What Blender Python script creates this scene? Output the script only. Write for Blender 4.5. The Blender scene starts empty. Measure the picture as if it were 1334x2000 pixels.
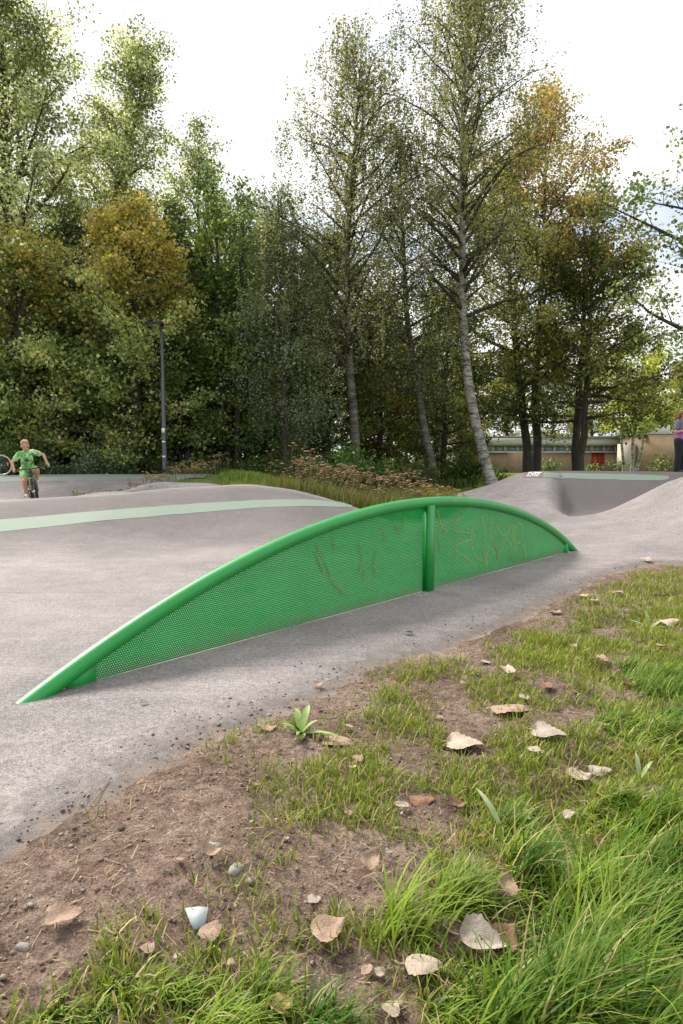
import bpy, bmesh, math, random
import numpy as np
from mathutils import Vector, Matrix, geometry as mgeo

scene = bpy.context.scene
COL = scene.collection
random.seed(7)
RNG = np.random.default_rng(11)

# ------------------------------------------------------------------ camera
FPX, CX, CY = 1333.0, 667.0, 1000.0          # focal length and centre of a 1334 x 2000 frame
CAM_H = 1.05
PITCH = math.atan(110.0 / FPX)
cam_data = bpy.data.cameras.new("camera")
cam_data.sensor_fit = 'VERTICAL'
cam_data.sensor_height = 36.0
cam_data.lens = 24.0
cam_data.clip_start = 0.05
cam_data.clip_end = 2500.0
cam = bpy.data.objects.new("camera", cam_data)
COL.objects.link(cam)
cam.location = (0, 0, CAM_H)
cam.rotation_euler = (math.radians(90) - PITCH, 0, 0)
scene.camera = cam

# ------------------------------------------------------------------ sky and sun
SUN_DIR = Vector((-0.52, 0.48, 0.71)).normalized()   # towards the sun
world = bpy.data.worlds.new("World")
scene.world = world
world.use_nodes = True
wn = world.node_tree
wn.nodes.clear()
w_out = wn.nodes.new("ShaderNodeOutputWorld")
w_bg = wn.nodes.new("ShaderNodeBackground")
w_bg.inputs["Strength"].default_value = 0.115
w_sky = wn.nodes.new("ShaderNodeTexSky")
w_sky.sky_type = 'NISHITA'
w_sky.sun_disc = False
w_sky.sun_elevation = math.asin(SUN_DIR.z)
w_sky.sun_rotation = math.atan2(SUN_DIR.x, SUN_DIR.y)
w_sky.air_density = 1.0
w_sky.dust_density = 1.5
w_tc = wn.nodes.new("ShaderNodeTexCoord")
w_map = wn.nodes.new("ShaderNodeMapping")
w_map.inputs["Scale"].default_value = (1.0, 1.0, 2.2)
w_map.inputs["Location"].default_value = (0.55, 0.2, 0.35)
w_noise = wn.nodes.new("ShaderNodeTexNoise")
w_noise.inputs["Scale"].default_value = 3.2
w_noise.inputs["Detail"].default_value = 7.0
w_noise.inputs["Roughness"].default_value = 0.55
w_ramp = wn.nodes.new("ShaderNodeValToRGB")
w_ramp.color_ramp.elements[0].position = 0.30
w_ramp.color_ramp.elements[0].color = (0.12, 0.12, 0.12, 1)
w_ramp.color_ramp.elements[1].position = 0.46
w_ramp.color_ramp.elements[1].color = (1, 1, 1, 1)
w_mix = wn.nodes.new("ShaderNodeMixRGB")
w_mix.inputs["Color2"].default_value = (6.6, 6.65, 6.75, 1)     # bright thin cloud
wn.links.new(w_tc.outputs["Generated"], w_map.inputs["Vector"])
wn.links.new(w_map.outputs["Vector"], w_noise.inputs["Vector"])
wn.links.new(w_noise.outputs["Fac"], w_ramp.inputs["Fac"])
wn.links.new(w_ramp.outputs["Color"], w_mix.inputs["Fac"])
wn.links.new(w_sky.outputs["Color"], w_mix.inputs["Color1"])
wn.links.new(w_mix.outputs["Color"], w_bg.inputs["Color"])
wn.links.new(w_bg.outputs["Background"], w_out.inputs["Surface"])

sun_data = bpy.data.lights.new("sun", 'SUN')
sun_data.energy = 4.4
sun_data.angle = math.radians(24.0)
sun_data.color = (1.0, 0.94, 0.84)
sun = bpy.data.objects.new("sun", sun_data)
COL.objects.link(sun)
sun.rotation_euler = SUN_DIR.to_track_quat('Z', 'Y').to_euler()
sun.location = (-30, 0, 30)

vs = scene.view_settings
vs.view_transform = 'Standard'
vs.look = 'None'
vs.gamma = 1.0
vs.use_curve_mapping = False
vs.exposure = 0.72
scene.render.engine = 'CYCLES'
scene.cycles.use_denoising = True
scene.cycles.max_bounces = 8
scene.cycles.diffuse_bounces = 4
scene.cycles.transparent_max_bounces = 12


# ------------------------------------------------------------------ small helpers
def P(px, py, d):
    """World point on the sight line of a frame position, at forward distance d."""
    a, b = (px - CX) / FPX, -(py - CY) / FPX
    dx = a
    dy = math.cos(PITCH) + b * math.sin(PITCH)
    dz = -math.sin(PITCH) + b * math.cos(PITCH)
    t = d / dy
    return (dx * t, d, CAM_H + dz * t)


def _hash(ix, iy, seed):
    v = np.sin(ix * 127.1 + iy * 311.7 + seed * 74.7) * 43758.5453
    return v - np.floor(v)


def vnoise(x, y, seed=0):
    xi, yi = np.floor(x), np.floor(y)
    fx, fy = x - xi, y - yi
    fx, fy = fx * fx * (3 - 2 * fx), fy * fy * (3 - 2 * fy)
    a, b = _hash(xi, yi, seed), _hash(xi + 1, yi, seed)
    c, d = _hash(xi, yi + 1, seed), _hash(xi + 1, yi + 1, seed)
    return (a * (1 - fx) + b * fx) * (1 - fy) + (c * (1 - fx) + d * fx) * fy


def fbm(x, y, octaves=4, seed=0):
    s, amp, tot = 0.0, 1.0, 0.0
    for o in range(octaves):
        s = s + amp * vnoise(x * 2 ** o, y * 2 ** o, seed + o * 13)
        tot += amp
        amp *= 0.5
    return s / tot


def sstep(a, b, x):
    t = np.clip((x - a) / (b - a), 0, 1)
    return t * t * (3 - 2 * t)


def np_mesh(name, V, F, col=None, smooth=False):
    """Mesh from arrays: V (n,3), F list of (m,k) index arrays."""
    me = bpy.data.meshes.new(name)
    V = np.asarray(V, dtype=np.float32)
    me.vertices.add(len(V))
    me.vertices.foreach_set("co", V.ravel())
    F = [np.asarray(f, dtype=np.int32) for f in F if len(f)]
    loops = np.concatenate([f.ravel() for f in F])
    sizes = np.concatenate([np.full(len(f), f.shape[1], dtype=np.int32) for f in F])
    starts = np.concatenate([[0], np.cumsum(sizes)[:-1]]).astype(np.int32)
    me.loops.add(len(loops))
    me.loops.foreach_set("vertex_index", loops)
    me.polygons.add(len(sizes))
    me.polygons.foreach_set("loop_start", starts)
    me.polygons.foreach_set("loop_total", sizes)
    if smooth:
        me.polygons.foreach_set("use_smooth", np.ones(len(sizes), dtype=bool))
    if col is not None:
        at = me.color_attributes.new("Col", 'FLOAT_COLOR', 'POINT')
        c = np.ones((len(V), 4), dtype=np.float32)
        c[:, :3] = col
        at.data.foreach_set("color", c.ravel())
    me.update(calc_edges=True)
    return me


class MB:
    """Collects shapes for ONE mesh."""
    def __init__(self):
        self.v, self.q, self.t, self.n, self.c = [], [], [], 0, []

    def add(self, v, q=None, t=None, col=None):
        v = np.asarray(v, dtype=float).reshape(-1, 3)
        if q is not None and len(q):
            self.q.append(np.asarray(q, dtype=int) + self.n)
        if t is not None and len(t):
            self.t.append(np.asarray(t, dtype=int) + self.n)
        self.v.append(v)
        if col is not None:
            self.c.append(np.broadcast_to(np.asarray(col, dtype=float), v.shape))
        self.n += len(v)
        return self

    def tube(self, pts, radii, sides=8, cap=True, col=None):
        pts = np.asarray(pts, dtype=float)
        n = len(pts)
        radii = np.broadcast_to(np.asarray(radii, dtype=float), (n,))
        tan = np.gradient(pts, axis=0)
        tan /= np.linalg.norm(tan, axis=1)[:, None] + 1e-12
        ref = np.array([0, 0, 1.0]) if abs(tan[0][2]) < 0.9 else np.array([1.0, 0, 0])
        u = np.cross(tan[0], ref)
        u /= np.linalg.norm(u)
        ang = np.arange(sides) * 2 * math.pi / sides
        ca, sa = np.cos(ang)[:, None], np.sin(ang)[:, None]
        rings = []
        for i in range(n):
            u = u - tan[i] * np.dot(u, tan[i])
            u /= np.linalg.norm(u) + 1e-12
            w = np.cross(tan[i], u)
            rings.append(pts[i] + radii[i] * (ca * u + sa * w))
        v = np.concatenate(rings)
        k = np.arange(sides)
        k2 = (k + 1) % sides
        q = np.concatenate([np.stack([i * sides + k, i * sides + k2, (i + 1) * sides + k2, (i + 1) * sides + k], 1)
                            for i in range(n - 1)])
        t = None
        if cap:
            m = len(v)
            v = np.concatenate([v, pts[:1], pts[-1:]])
            t = np.concatenate([np.stack([k2, k, np.full(sides, m)], 1),
                                np.stack([(n - 1) * sides + k, (n - 1) * sides + k2, np.full(sides, m + 1)], 1)])
        return self.add(v, q, t, col)

    def box(self, c, s, rot=None, col=None):
        c, s = np.asarray(c, float), np.asarray(s, float) / 2
        v = np.array([[x, y, z] for x in (-1, 1) for y in (-1, 1) for z in (-1, 1)], float) * s
        if rot is not None:
            v = v @ np.array(rot.to_3x3()).T
        q = [[0, 1, 3, 2], [4, 6, 7, 5], [0, 4, 5, 1], [2, 3, 7, 6], [0, 2, 6, 4], [1, 5, 7, 3]]
        return self.add(v + c, q, None, col)

    def ell(self, c, r, rot=None, su=12, sv=8, col=None):
        c, r = np.asarray(c, float), np.broadcast_to(np.asarray(r, float), (3,))
        v = [[0, 0, 1.0]]
        for j in range(1, sv):
            th = math.pi * j / sv
            for i in range(su):
                ph = 2 * math.pi * i / su
                v.append([math.sin(th) * math.cos(ph), math.sin(th) * math.sin(ph), math.cos(th)])
        v.append([0, 0, -1.0])
        v = np.array(v) * r
        if rot is not None:
            v = v @ np.array(rot.to_3x3()).T
        q, t = [], []
        for i in range(su):
            i2 = (i + 1) % su
            t.append([0, 1 + i, 1 + i2])
            t.append([len(v) - 1, 1 + (sv - 2) * su + i2, 1 + (sv - 2) * su + i])
            for j in range(sv - 2):
                q.append([1 + j * su + i, 1 + (j + 1) * su + i, 1 + (j + 1) * su + i2, 1 + j * su + i2])
        return self.add(v + c, q, t, col)

    def torus(self, c, R, r, axis='y', su=32, sv=8, flat=1.0):
        a = np.arange(su) * 2 * math.pi / su
        b = np.arange(sv) * 2 * math.pi / sv
        A, B = np.meshgrid(a, b, indexing='ij')
        rad = R + r * np.cos(B)
        h = r * np.sin(B) * flat
        X, Z = rad * np.cos(A), rad * np.sin(A)
        v = np.stack([X, h, Z], -1) if axis == 'y' else np.stack([X, Z, h], -1)
        i, j = np.meshgrid(np.arange(su), np.arange(sv), indexing='ij')
        i2, j2 = (i + 1) % su, (j + 1) % sv
        q = np.stack([i * sv + j, i2 * sv + j, i2 * sv + j2, i * sv + j2], -1).reshape(-1, 4)
        return self.add(v.reshape(-1, 3) + np.asarray(c, float), q)

    def mesh(self, name, smooth=False):
        V = np.concatenate(self.v)
        col = np.concatenate(self.c) if self.c else None
        F = []
        if self.q:
            F.append(np.concatenate(self.q))
        if self.t:
            F.append(np.concatenate(self.t))
        return np_mesh(name, V, F, col, smooth)

    def build(self, name, material, parent=None, smooth=False):
        return obj(name, self.mesh(name, smooth), material, parent)


def obj(name, me, material=None, parent=None):
    o = bpy.data.objects.new(name, me)
    COL.objects.link(o)
    if material is not None and not len(me.materials):
        me.materials.append(material)
    if parent is not None:
        o.parent = parent
    return o


def tag(o, label=None, cat=None, group=None, kind=None):
    if label:
        o["label"] = label
    if cat:
        o["category"] = cat
    if group:
        o["group"] = group
    if kind:
        o["kind"] = kind
    return o


def thing(name, label, cat, loc=(0, 0, 0), rotz=0.0, group=None):
    o = bpy.data.objects.new(name, None)
    COL.objects.link(o)
    o.empty_display_size = 0.2
    o.location = loc
    o.rotation_euler = (0, 0, rotz)
    return tag(o, label, cat, group)


def copy_tree(o, parent=None):
    c = o.copy()
    COL.objects.link(c)
    c.parent = parent
    for ch in list(o.children):
        copy_tree(ch, c)
    return c


# ------------------------------------------------------------------ materials
def mat(name, rough=0.6, color=(0.5, 0.5, 0.5), metallic=0.0, spec=0.5):
    m = bpy.data.materials.new(name)
    m.use_nodes = True
    b = m.node_tree.nodes["Principled BSDF"]
    b.inputs["Base Color"].default_value = (*color, 1)
    b.inputs["Roughness"].default_value = rough
    b.inputs["Metallic"].default_value = metallic
    b.inputs["Specular IOR Level"].default_value = spec
    return m


def nd(m, kind, **kw):
    n = m.node_tree.nodes.new(kind)
    for k, v in kw.items():
        if k in n.inputs:
            n.inputs[k].default_value = v
        else:
            setattr(n, k, v)
    return n


def lk(m, a, b):
    m.node_tree.links.new(a, b)


def coords(m, kind="Object"):
    return nd(m, "ShaderNodeTexCoord").outputs[kind]


def tnoise(m, vec, scale, detail=4.0, rough=0.55, dist=0.0):
    n = nd(m, "ShaderNodeTexNoise")
    n.inputs["Scale"].default_value = scale
    n.inputs["Detail"].default_value = detail
    n.inputs["Roughness"].default_value = rough
    n.inputs["Distortion"].default_value = dist
    lk(m, vec, n.inputs["Vector"])
    return n.outputs["Fac"]


def ramp(m, fac, stops):
    n = nd(m, "ShaderNodeValToRGB")
    e = n.color_ramp.elements
    while len(e) < len(stops):
        e.new(0.5)
    for el, (p, c) in zip(e, stops):
        el.position = p
        el.color = (*c, 1) if not isinstance(c, (int, float)) else (c, c, c, 1)
    lk(m, fac, n.inputs["Fac"])
    return n.outputs["Color"]


def mixc(m, fac, a, b, mode='MIX'):
    n = nd(m, "ShaderNodeMixRGB", blend_type=mode)
    for sock, v in ((n.inputs["Fac"], fac), (n.inputs["Color1"], a), (n.inputs["Color2"], b)):
        if hasattr(v, "links"):
            lk(m, v, sock)
        elif isinstance(v, (int, float)):
            sock.default_value = v if sock.name == "Fac" else (v, v, v, 1)
        else:
            sock.default_value = (*v, 1)
    return n.outputs["Color"]


def mth(m, op, a, b=None, c=None):
    n = nd(m, "ShaderNodeMath", operation=op)
    for i, v in enumerate((a, b, c)):
        if v is None:
            continue
        if hasattr(v, "links"):
            lk(m, v, n.inputs[i])
        else:
            n.inputs[i].default_value = v
    return n.outputs[0]


def bump(m, height, strength=0.3, dist=0.01):
    n = nd(m, "ShaderNodeBump")
    n.inputs["Strength"].default_value = strength
    n.inputs["Distance"].default_value = dist
    lk(m, height, n.inputs["Height"])
    lk(m, n.outputs["Normal"], m.node_tree.nodes["Principled BSDF"].inputs["Normal"])


def setc(m, col):
    lk(m, col, m.node_tree.nodes["Principled BSDF"].inputs["Base Color"])


def attr(m, name="Col"):
    return nd(m, "ShaderNodeAttribute", attribute_name=name)


def leafy(name, trans=0.35, rough=0.5, spec=0.35):
    """Foliage: colour from each leaf, light passing through."""
    m = mat(name, rough, spec=spec)
    b = m.node_tree.nodes["Principled BSDF"]
    c = attr(m).outputs["Color"]
    lk(m, c, b.inputs["Base Color"])
    tr = nd(m, "ShaderNodeBsdfTranslucent")
    lk(m, mixc(m, 1.0, c, (1.25, 1.2, 0.55), 'MULTIPLY'), tr.inputs["Color"])
    mx = nd(m, "ShaderNodeMixShader")
    mx.inputs[0].default_value = trans
    lk(m, b.outputs[0], mx.inputs[1])
    lk(m, tr.outputs[0], mx.inputs[2])
    lk(m, mx.outputs[0], m.node_tree.nodes["Material Output"].inputs["Surface"])
    return m
# ------------------------------------------------------------------ shape of the land
def smooth_path(pts, n=10):
    pts = np.array(pts, float)
    p = np.concatenate([[2 * pts[0] - pts[1]], pts, [2 * pts[-1] - pts[-2]]])
    out = []
    for i in range(1, len(p) - 2):
        for k in range(n):
            t = k / n
            out.append(0.5 * (2 * p[i] + (p[i + 1] - p[i - 1]) * t + (2 * p[i - 1] - 5 * p[i] + 4 * p[i + 1] - p[i + 2]) * t * t +
                              (-p[i - 1] + 3 * p[i] - 3 * p[i + 1] + p[i + 2]) * t ** 3))
    out.append(pts[-1])
    return np.array(out)


def crest(*pts):
    return smooth_path([P(*p) for p in pts], 3)


R_STRIPE = crest((-700, 1014, 8.2), (-300, 989, 9.2), (0, 978, 9.9), (100, 973, 10.2), (240, 964, 10.6), (300, 957, 10.8),
                 (400, 951, 11.1), (470, 947, 11.2), (530, 951, 11.2), (600, 963, 11.1), (690, 990, 10.9),
                 (745, 1012, 10.7), (800, 1028, 10.5))
R_FARBERM = crest((-700, 922, 15.5), (-400, 925, 17.2), (-100, 930, 18.4), (100, 927, 19), (300, 926.5, 19.6), (400, 926, 19.6),
                  (450, 932, 19.0))
R_TONGUE = crest((235, 962, 13.6), (262, 955, 13.9), (300, 942.5, 14.4), (350, 943, 14.7), (405, 944, 14.6), (440, 950, 14.3))
R_MOUND = crest((400, 930, 17.0), (450, 928, 17.0), (500, 934, 16.5), (540, 946, 16.0))
R_BERM = crest((860, 975, 14.4), (905, 964, 14.6), (950, 951, 14.8), (990, 936, 14.9), (1012, 927, 15.0), (1035, 922, 15.0),
               (1070, 920.5, 15.1), (1130, 920, 15.2), (1200, 920, 15.2), (1290, 921, 15.2), (1340, 922, 15.1), (1500, 925, 14.2),
               (1700, 930, 12.5))
R_HUMP = crest((1030, 1026, 10.4), (1075, 1019, 10.5), (1130, 1015, 10.6), (1180, 1008, 10.7), (1220, 993, 10.7), (1260, 971, 10.7),
               (1300, 951, 10.6), (1334, 935, 10.5), (1420, 914, 10.3), (1600, 905, 9.8))
RIDGES = [(R_STRIPE, 3.1, 2.0, 0.2), (R_FARBERM, 3.6, 1.6, 0.25), (R_TONGUE, 1.3, 1.2, 0.15), (R_MOUND, 2.2, 2.5, 0.3),
          (R_BERM, lambda x, y: 4.2 - 2.2 * sstep(-0.25, 0.3, x - (4.05 + (y - 12.5) * 0.18)), 2.2, 0.12), (R_HUMP, 3.9, 1.4, 0.1)]


def ridge(x, y, pts, front, back, flat):
    o = np.argsort(pts[:, 0])
    px_, py_, pz_ = pts[o, 0], pts[o, 1], pts[o, 2]
    yc, h = np.interp(x, px_, py_), np.interp(x, px_, pz_)
    sl = np.interp(x, px_, np.gradient(py_, px_))
    side = (y - yc) / np.sqrt(1 + sl * sl)
    beyond = np.maximum(np.maximum(px_[0] - x, x - px_[-1]), 0)
    d = np.hypot(np.maximum(np.abs(side) - flat, 0), beyond)
    k = sstep(-0.3, 0.3, side)
    fr = front(x, y) if callable(front) else front
    w = fr * (1 - k) + back * k
    return np.maximum(h, 0) * 0.5 * (1 + np.cos(math.pi * np.clip(d / w, 0, 1)))


def H(x, y):
    x, y = np.asarray(x, float), np.asarray(y, float)
    s = np.zeros(np.broadcast(x, y).shape)
    for r in RIDGES:
        s = s + ridge(x + 0 * y, y + 0 * x, *r) ** 4
    z = s ** 0.25
    z = z - 0.05 * sstep(-0.2, -1.6, x) * sstep(3.2, 1.4, y)           # the lane drops away beside the bare bank
    z = z - 0.25 * sstep(24, 55, y)
    z = z + 0.16 * np.exp(-((y - 13.2) / 1.3) ** 2) * sstep(-4.2, -5.4, x) * sstep(-11, -9, x)     # low roller behind the banded hump
    z = z - 0.05 * np.exp(-((x - 4.5) / 1.3) ** 2 - ((y - 12.7) / 0.9) ** 2)      # floor of the bowl
    return z


def G(px, py, far=70.0):
    """Where a sight line meets the land."""
    a, b = P(px, py, 1.0), (0, 0, CAM_H)
    d = np.concatenate([np.arange(0.6, 8, 0.01), np.arange(8, 26, 0.03), np.arange(26, far, 0.25)])
    x, z = a[0] * d, CAM_H + (a[2] - CAM_H) * d
    below = z <= H(x, d)
    i = int(np.argmax(below)) if below.any() else len(d) - 1
    return np.array([x[i], d[i], float(H(x[i:i + 1], d[i:i + 1])[0])])


# ------------------------------------------------------------------ where the tarmac ends
NEAR_EDGE = [G(*p)[:2] for p in ((-60, 1765), (0, 1712), (60, 1668), (160, 1596), (240, 1548), (330, 1492), (400, 1453), (480, 1420),
                                 (600, 1370), (700, 1328), (850, 1274), (960, 1234), (1040, 1206), (1080, 1182), (1130, 1157),
                                 (1180, 1131), (1230, 1112), (1275, 1101), (1340, 1103))]


def plan(px, d):
    return np.array(P(px, 950, d)[:2])


def densify(poly, step):
    out = []
    n = len(poly)
    for i in range(n):
        a, b = np.array(poly[i], float), np.array(poly[(i + 1) % n], float)
        k = max(1, int(np.linalg.norm(b - a) / step))
        for j in range(k):
            out.append(a + (b - a) * j / k)
    return np.array(out)


TRACK_POLY = ([np.array(p) for p in ((-13, -4), (-6, -1.6), (-2.4, 0.45))] + NEAR_EDGE +
              [np.array((5.2, 6.45)), np.array((9, 6.3)), np.array((13, 8)),
               plan(1700, 13.3), plan(1500, 14.9), plan(1340, 15.75)] +
              [plan(a, b) for a, b in ((1290, 15.8), (1200, 15.8), (1130, 15.8), (1070, 15.7), (1035, 15.6), (1012, 15.55), (990, 15.45),
                                       (950, 15.35), (890, 15.5), (820, 16.4), (750, 16.2), (745, 15.4), (820, 15.2), (862, 14.4),
                                       (900, 12.8), (870, 11.4), (800, 10.75), (745, 10.85), (690, 11.05), (600, 11.3),
                                       (530, 11.45), (490, 12.0), (455, 13.2), (445, 14.6), (410, 15.15), (350, 15.2), (300, 14.9),
                                       (268, 14.5), (246, 14.9), (300, 16.2), (390, 17.0), (450, 18.5), (452, 19.4), (400, 20.1),
                                       (300, 20.1), (100, 19.5), (-100, 18.9), (-400, 17.7), (-700, 16))] +
              [np.array((-15, 10)), np.array((-15, 3))])
TRACK = densify(TRACK_POLY, 0.16)
_j = np.random.default_rng(3).normal(0, 1, TRACK.shape)
_near = np.clip(1.6 - np.hypot(TRACK[:, 0], TRACK[:, 1]) / 9.0, 0.4, 1.3)[:, None]
_wob = np.stack([fbm(TRACK[:, 0] * 3, TRACK[:, 1] * 3, 3, 5) - .5, fbm(TRACK[:, 0] * 3, TRACK[:, 1] * 3, 3, 9) - .5], 1)
TRACK = TRACK + (_wob * 0.11 + _j * 0.007) * _near


def inside(x, y, poly):
    r = np.zeros(x.shape, bool)
    n = len(poly)
    for i in range(n):
        x1, y1 = poly[i]
        x2, y2 = poly[(i + 1) % n]
        if y1 == y2:
            continue
        c = ((y1 > y) != (y2 > y)) & (x < (x2 - x1) * (y - y1) / (y2 - y1) + x1)
        r ^= c
    return r


def edge_dist(x, y, poly):
    best = np.full(x.shape, 1e9)
    n = len(poly)
    for i in range(n):
        a, b = poly[i], poly[(i + 1) % n]
        ex, ey = b - a
        t = np.clip(((x - a[0]) * ex + (y - a[1]) * ey) / (ex * ex + ey * ey + 1e-12), 0, 1)
        best = np.minimum(best, np.hypot(x - a[0] - t * ex, y - a[1] - t * ey))
    return best


def tarmac_z(x, y, ed):
    z = H(x, y) + 0.006 * (fbm(x * 1.3, y * 1.3, 3, 21) - 0.5)
    rough = sstep(0.28, 0.0, ed)
    z = z - 0.022 * sstep(0.16, 0.0, ed) ** 2 + rough * 0.014 * (fbm(x * 22, y * 22, 3, 4) - 0.5)
    return z


# ------------------------------------------------------------------ tarmac sheet
def polar_points(r0, r1, ratio_near, ratio_far, a0, a1, da):
    r, out = r0, []
    while r < r1:
        out.append(r)
        r *= ratio_near if r < 9 else ratio_far
    return np.array(out), np.arange(a0, a1, da)


rr, aa = polar_points(1.2, 23, 1.02, 1.011, math.radians(28), math.radians(152), math.radians(0.5))
RR, AA = np.meshgrid(rr, aa)
tx, ty = (RR * np.cos(AA)).ravel(), (RR * np.sin(AA)).ravel()
ox, oy = np.meshgrid(np.arange(-15, 14, 0.5), np.arange(-4, 20, 0.5))
ox, oy = ox.ravel(), oy.ravel()
m_ = (np.hypot(ox, oy) < 1.15) | (np.abs(np.arctan2(oy, ox) - math.pi / 2) > math.radians(62.5)) 
tx, ty = np.concatenate([tx, ox[m_]]), np.concatenate([ty, oy[m_]])
tp = TRACK[::2]
keep = inside(tx, ty, TRACK)
tx, ty = tx[keep], ty[keep]
ted = edge_dist(tx, ty, tp)
tx, ty = tx[ted > 0.03], ty[ted > 0.03]
# two inner rings give the edge its rounded shoulder
_cen = []
nT = len(TRACK)
tang = np.roll(TRACK, -1, 0) - np.roll(TRACK, 1, 0)
tang /= np.linalg.norm(tang, axis=1)[:, None]
area = 0.5 * np.sum(TRACK[:, 0] * np.roll(TRACK[:, 1], -1) - np.roll(TRACK[:, 0], -1) * TRACK[:, 1])
inw = np.stack([-tang[:, 1], tang[:, 0]], 1) * (1 if area > 0 else -1)
rings = np.concatenate([TRACK + inw * 0.05, TRACK + inw * 0.11])
rk = inside(rings[:, 0], rings[:, 1], TRACK) & (edge_dist(rings[:, 0], rings[:, 1], TRACK) > 0.03)
rings = rings[rk]
ALLP = np.concatenate([TRACK, rings, np.stack([tx, ty], 1)])
edges = [(i, (i + 1) % nT) for i in range(nT)]
cv, ce, cf, *_ = mgeo.delaunay_2d_cdt([Vector(p) for p in ALLP], edges, [], 0, 1e-6)
cv = np.array([(v.x, v.y) for v in cv])
cf = np.array([f for f in cf if len(f) == 3])
cc = cv[cf].mean(1)
cf = cf[inside(cc[:, 0], cc[:, 1], TRACK)]
ced = edge_dist(cv[:, 0], cv[:, 1], TRACK)
cz = tarmac_z(cv[:, 0], cv[:, 1], ced)
V = np.concatenate([cv, cz[:, None]], 1)
nV = len(V)
skirt = np.concatenate([TRACK - inw * 0.015, (H(TRACK[:, 0], TRACK[:, 1]) - 0.12)[:, None]], 1)
k = np.arange(nT)
d2 = ((cv[None, :nT] - TRACK[:, None, :]) ** 2).sum(2).argmin(1) if nV < 20000 else k
sk = np.stack([d2[k], d2[(k + 1) % nT], nV + (k + 1) % nT, nV + k], 1)
edge_col = np.concatenate([ced, np.zeros(nT)])
_ax, _ay = np.concatenate([cv[:, 0], TRACK[:, 0]]), np.concatenate([cv[:, 1], TRACK[:, 1]])
# the concave wall of the right-hand berm gets a darker tone
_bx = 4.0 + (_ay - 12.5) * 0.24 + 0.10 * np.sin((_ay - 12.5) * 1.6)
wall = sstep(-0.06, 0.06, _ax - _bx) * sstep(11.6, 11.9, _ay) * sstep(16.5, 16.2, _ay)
# upper face of the banded hump: slope shade painted into the tarmac colour
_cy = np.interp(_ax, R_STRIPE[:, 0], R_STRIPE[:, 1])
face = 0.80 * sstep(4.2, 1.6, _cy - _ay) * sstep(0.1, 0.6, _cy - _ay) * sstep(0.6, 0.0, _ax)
edge_and_tone = np.stack([np.clip(edge_col / 0.5, 0, 1), np.maximum(wall, face), 0 * edge_col], 1)  # border distance, then berm wall tone with the hump's painted shade

m_tarmac = mat("tarmac", 0.86, spec=0.25)
oc = coords(m_tarmac)
big = tnoise(m_tarmac, oc, 0.55, 5, 0.6, 0.4)
mid = tnoise(m_tarmac, oc, 5.0, 5, 0.65)
base = ramp(m_tarmac, big, [(0.3, (0.160, 0.144, 0.146)), (0.5, (0.232, 0.207, 0.207)), (0.72, (0.305, 0.273, 0.270))])
base = mixc(m_tarmac, 0.5, base, ramp(m_tarmac, mid, [(0.3, 0.38), (0.7, 0.62)]), 'OVERLAY')
fine = tnoise(m_tarmac, oc, 150, 3, 0.75)
base = mixc(m_tarmac, 0.55, base, ramp(m_tarmac, tnoise(m_tarmac, oc, 38, 4, 0.7), [(0.3, 0.22), (0.7, 0.78)]), 'OVERLAY')
grit = nd(m_tarmac, "ShaderNodeTexVoronoi", feature='F1')
grit.inputs["Scale"].default_value = 260
lk(m_tarmac, oc, grit.inputs["Vector"])
base = mixc(m_tarmac, 0.75, base, ramp(m_tarmac, fine, [(0.28, 0.06), (0.5, 0.5), (0.72, 0.92)]), 'OVERLAY')
gcol = nd(m_tarmac, "ShaderNodeSeparateColor")
lk(m_tarmac, grit.outputs["Color"], gcol.inputs[0])
base = mixc(m_tarmac, ramp(m_tarmac, gcol.outputs[0], [(0.90, 0.0), (0.93, 0.55)]), base, (0.46, 0.43, 0.40))
base = mixc(m_tarmac, ramp(m_tarmac, gcol.outputs[1], [(0.86, 0.0), (0.9, 0.5)]), base, (0.10, 0.09, 0.09))
# drifts of pale sand and dark scuffs
sand = tnoise(m_tarmac, oc, 1.9, 6, 0.7, 1.2)
base = mixc(m_tarmac, ramp(m_tarmac, sand, [(0.56, 0.0), (0.74, 0.5)]), base, (0.40, 0.345, 0.31))
scuff = tnoise(m_tarmac, oc, 3.4, 5, 0.72, 2.0)
base = mixc(m_tarmac, ramp(m_tarmac, scuff, [(0.25, 0.45), (0.37, 0.0)]), base, (0.12, 0.105, 0.105))
# tyre streaks running along the lane
ty_ = nd(m_tarmac, "ShaderNodeMapping")
ty_.inputs["Rotation"].default_value = (0, 0, -math.radians(50))
ty_.inputs["Scale"].default_value = (0.22, 3.4, 1.0)
lk(m_tarmac, oc, ty_.inputs["Vector"])
tyre = tnoise(m_tarmac, ty_.outputs["Vector"], 2.6, 6, 0.7, 0.25)
base = mixc(m_tarmac, ramp(m_tarmac, tyre, [(0.56, 0.0), (0.68, 0.34)]), base, (0.11, 0.10, 0.10))
base = mixc(m_tarmac, ramp(m_tarmac, tyre, [(0.30, 0.30), (0.42, 0.0)]), base, (0.38, 0.34, 0.32))
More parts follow.
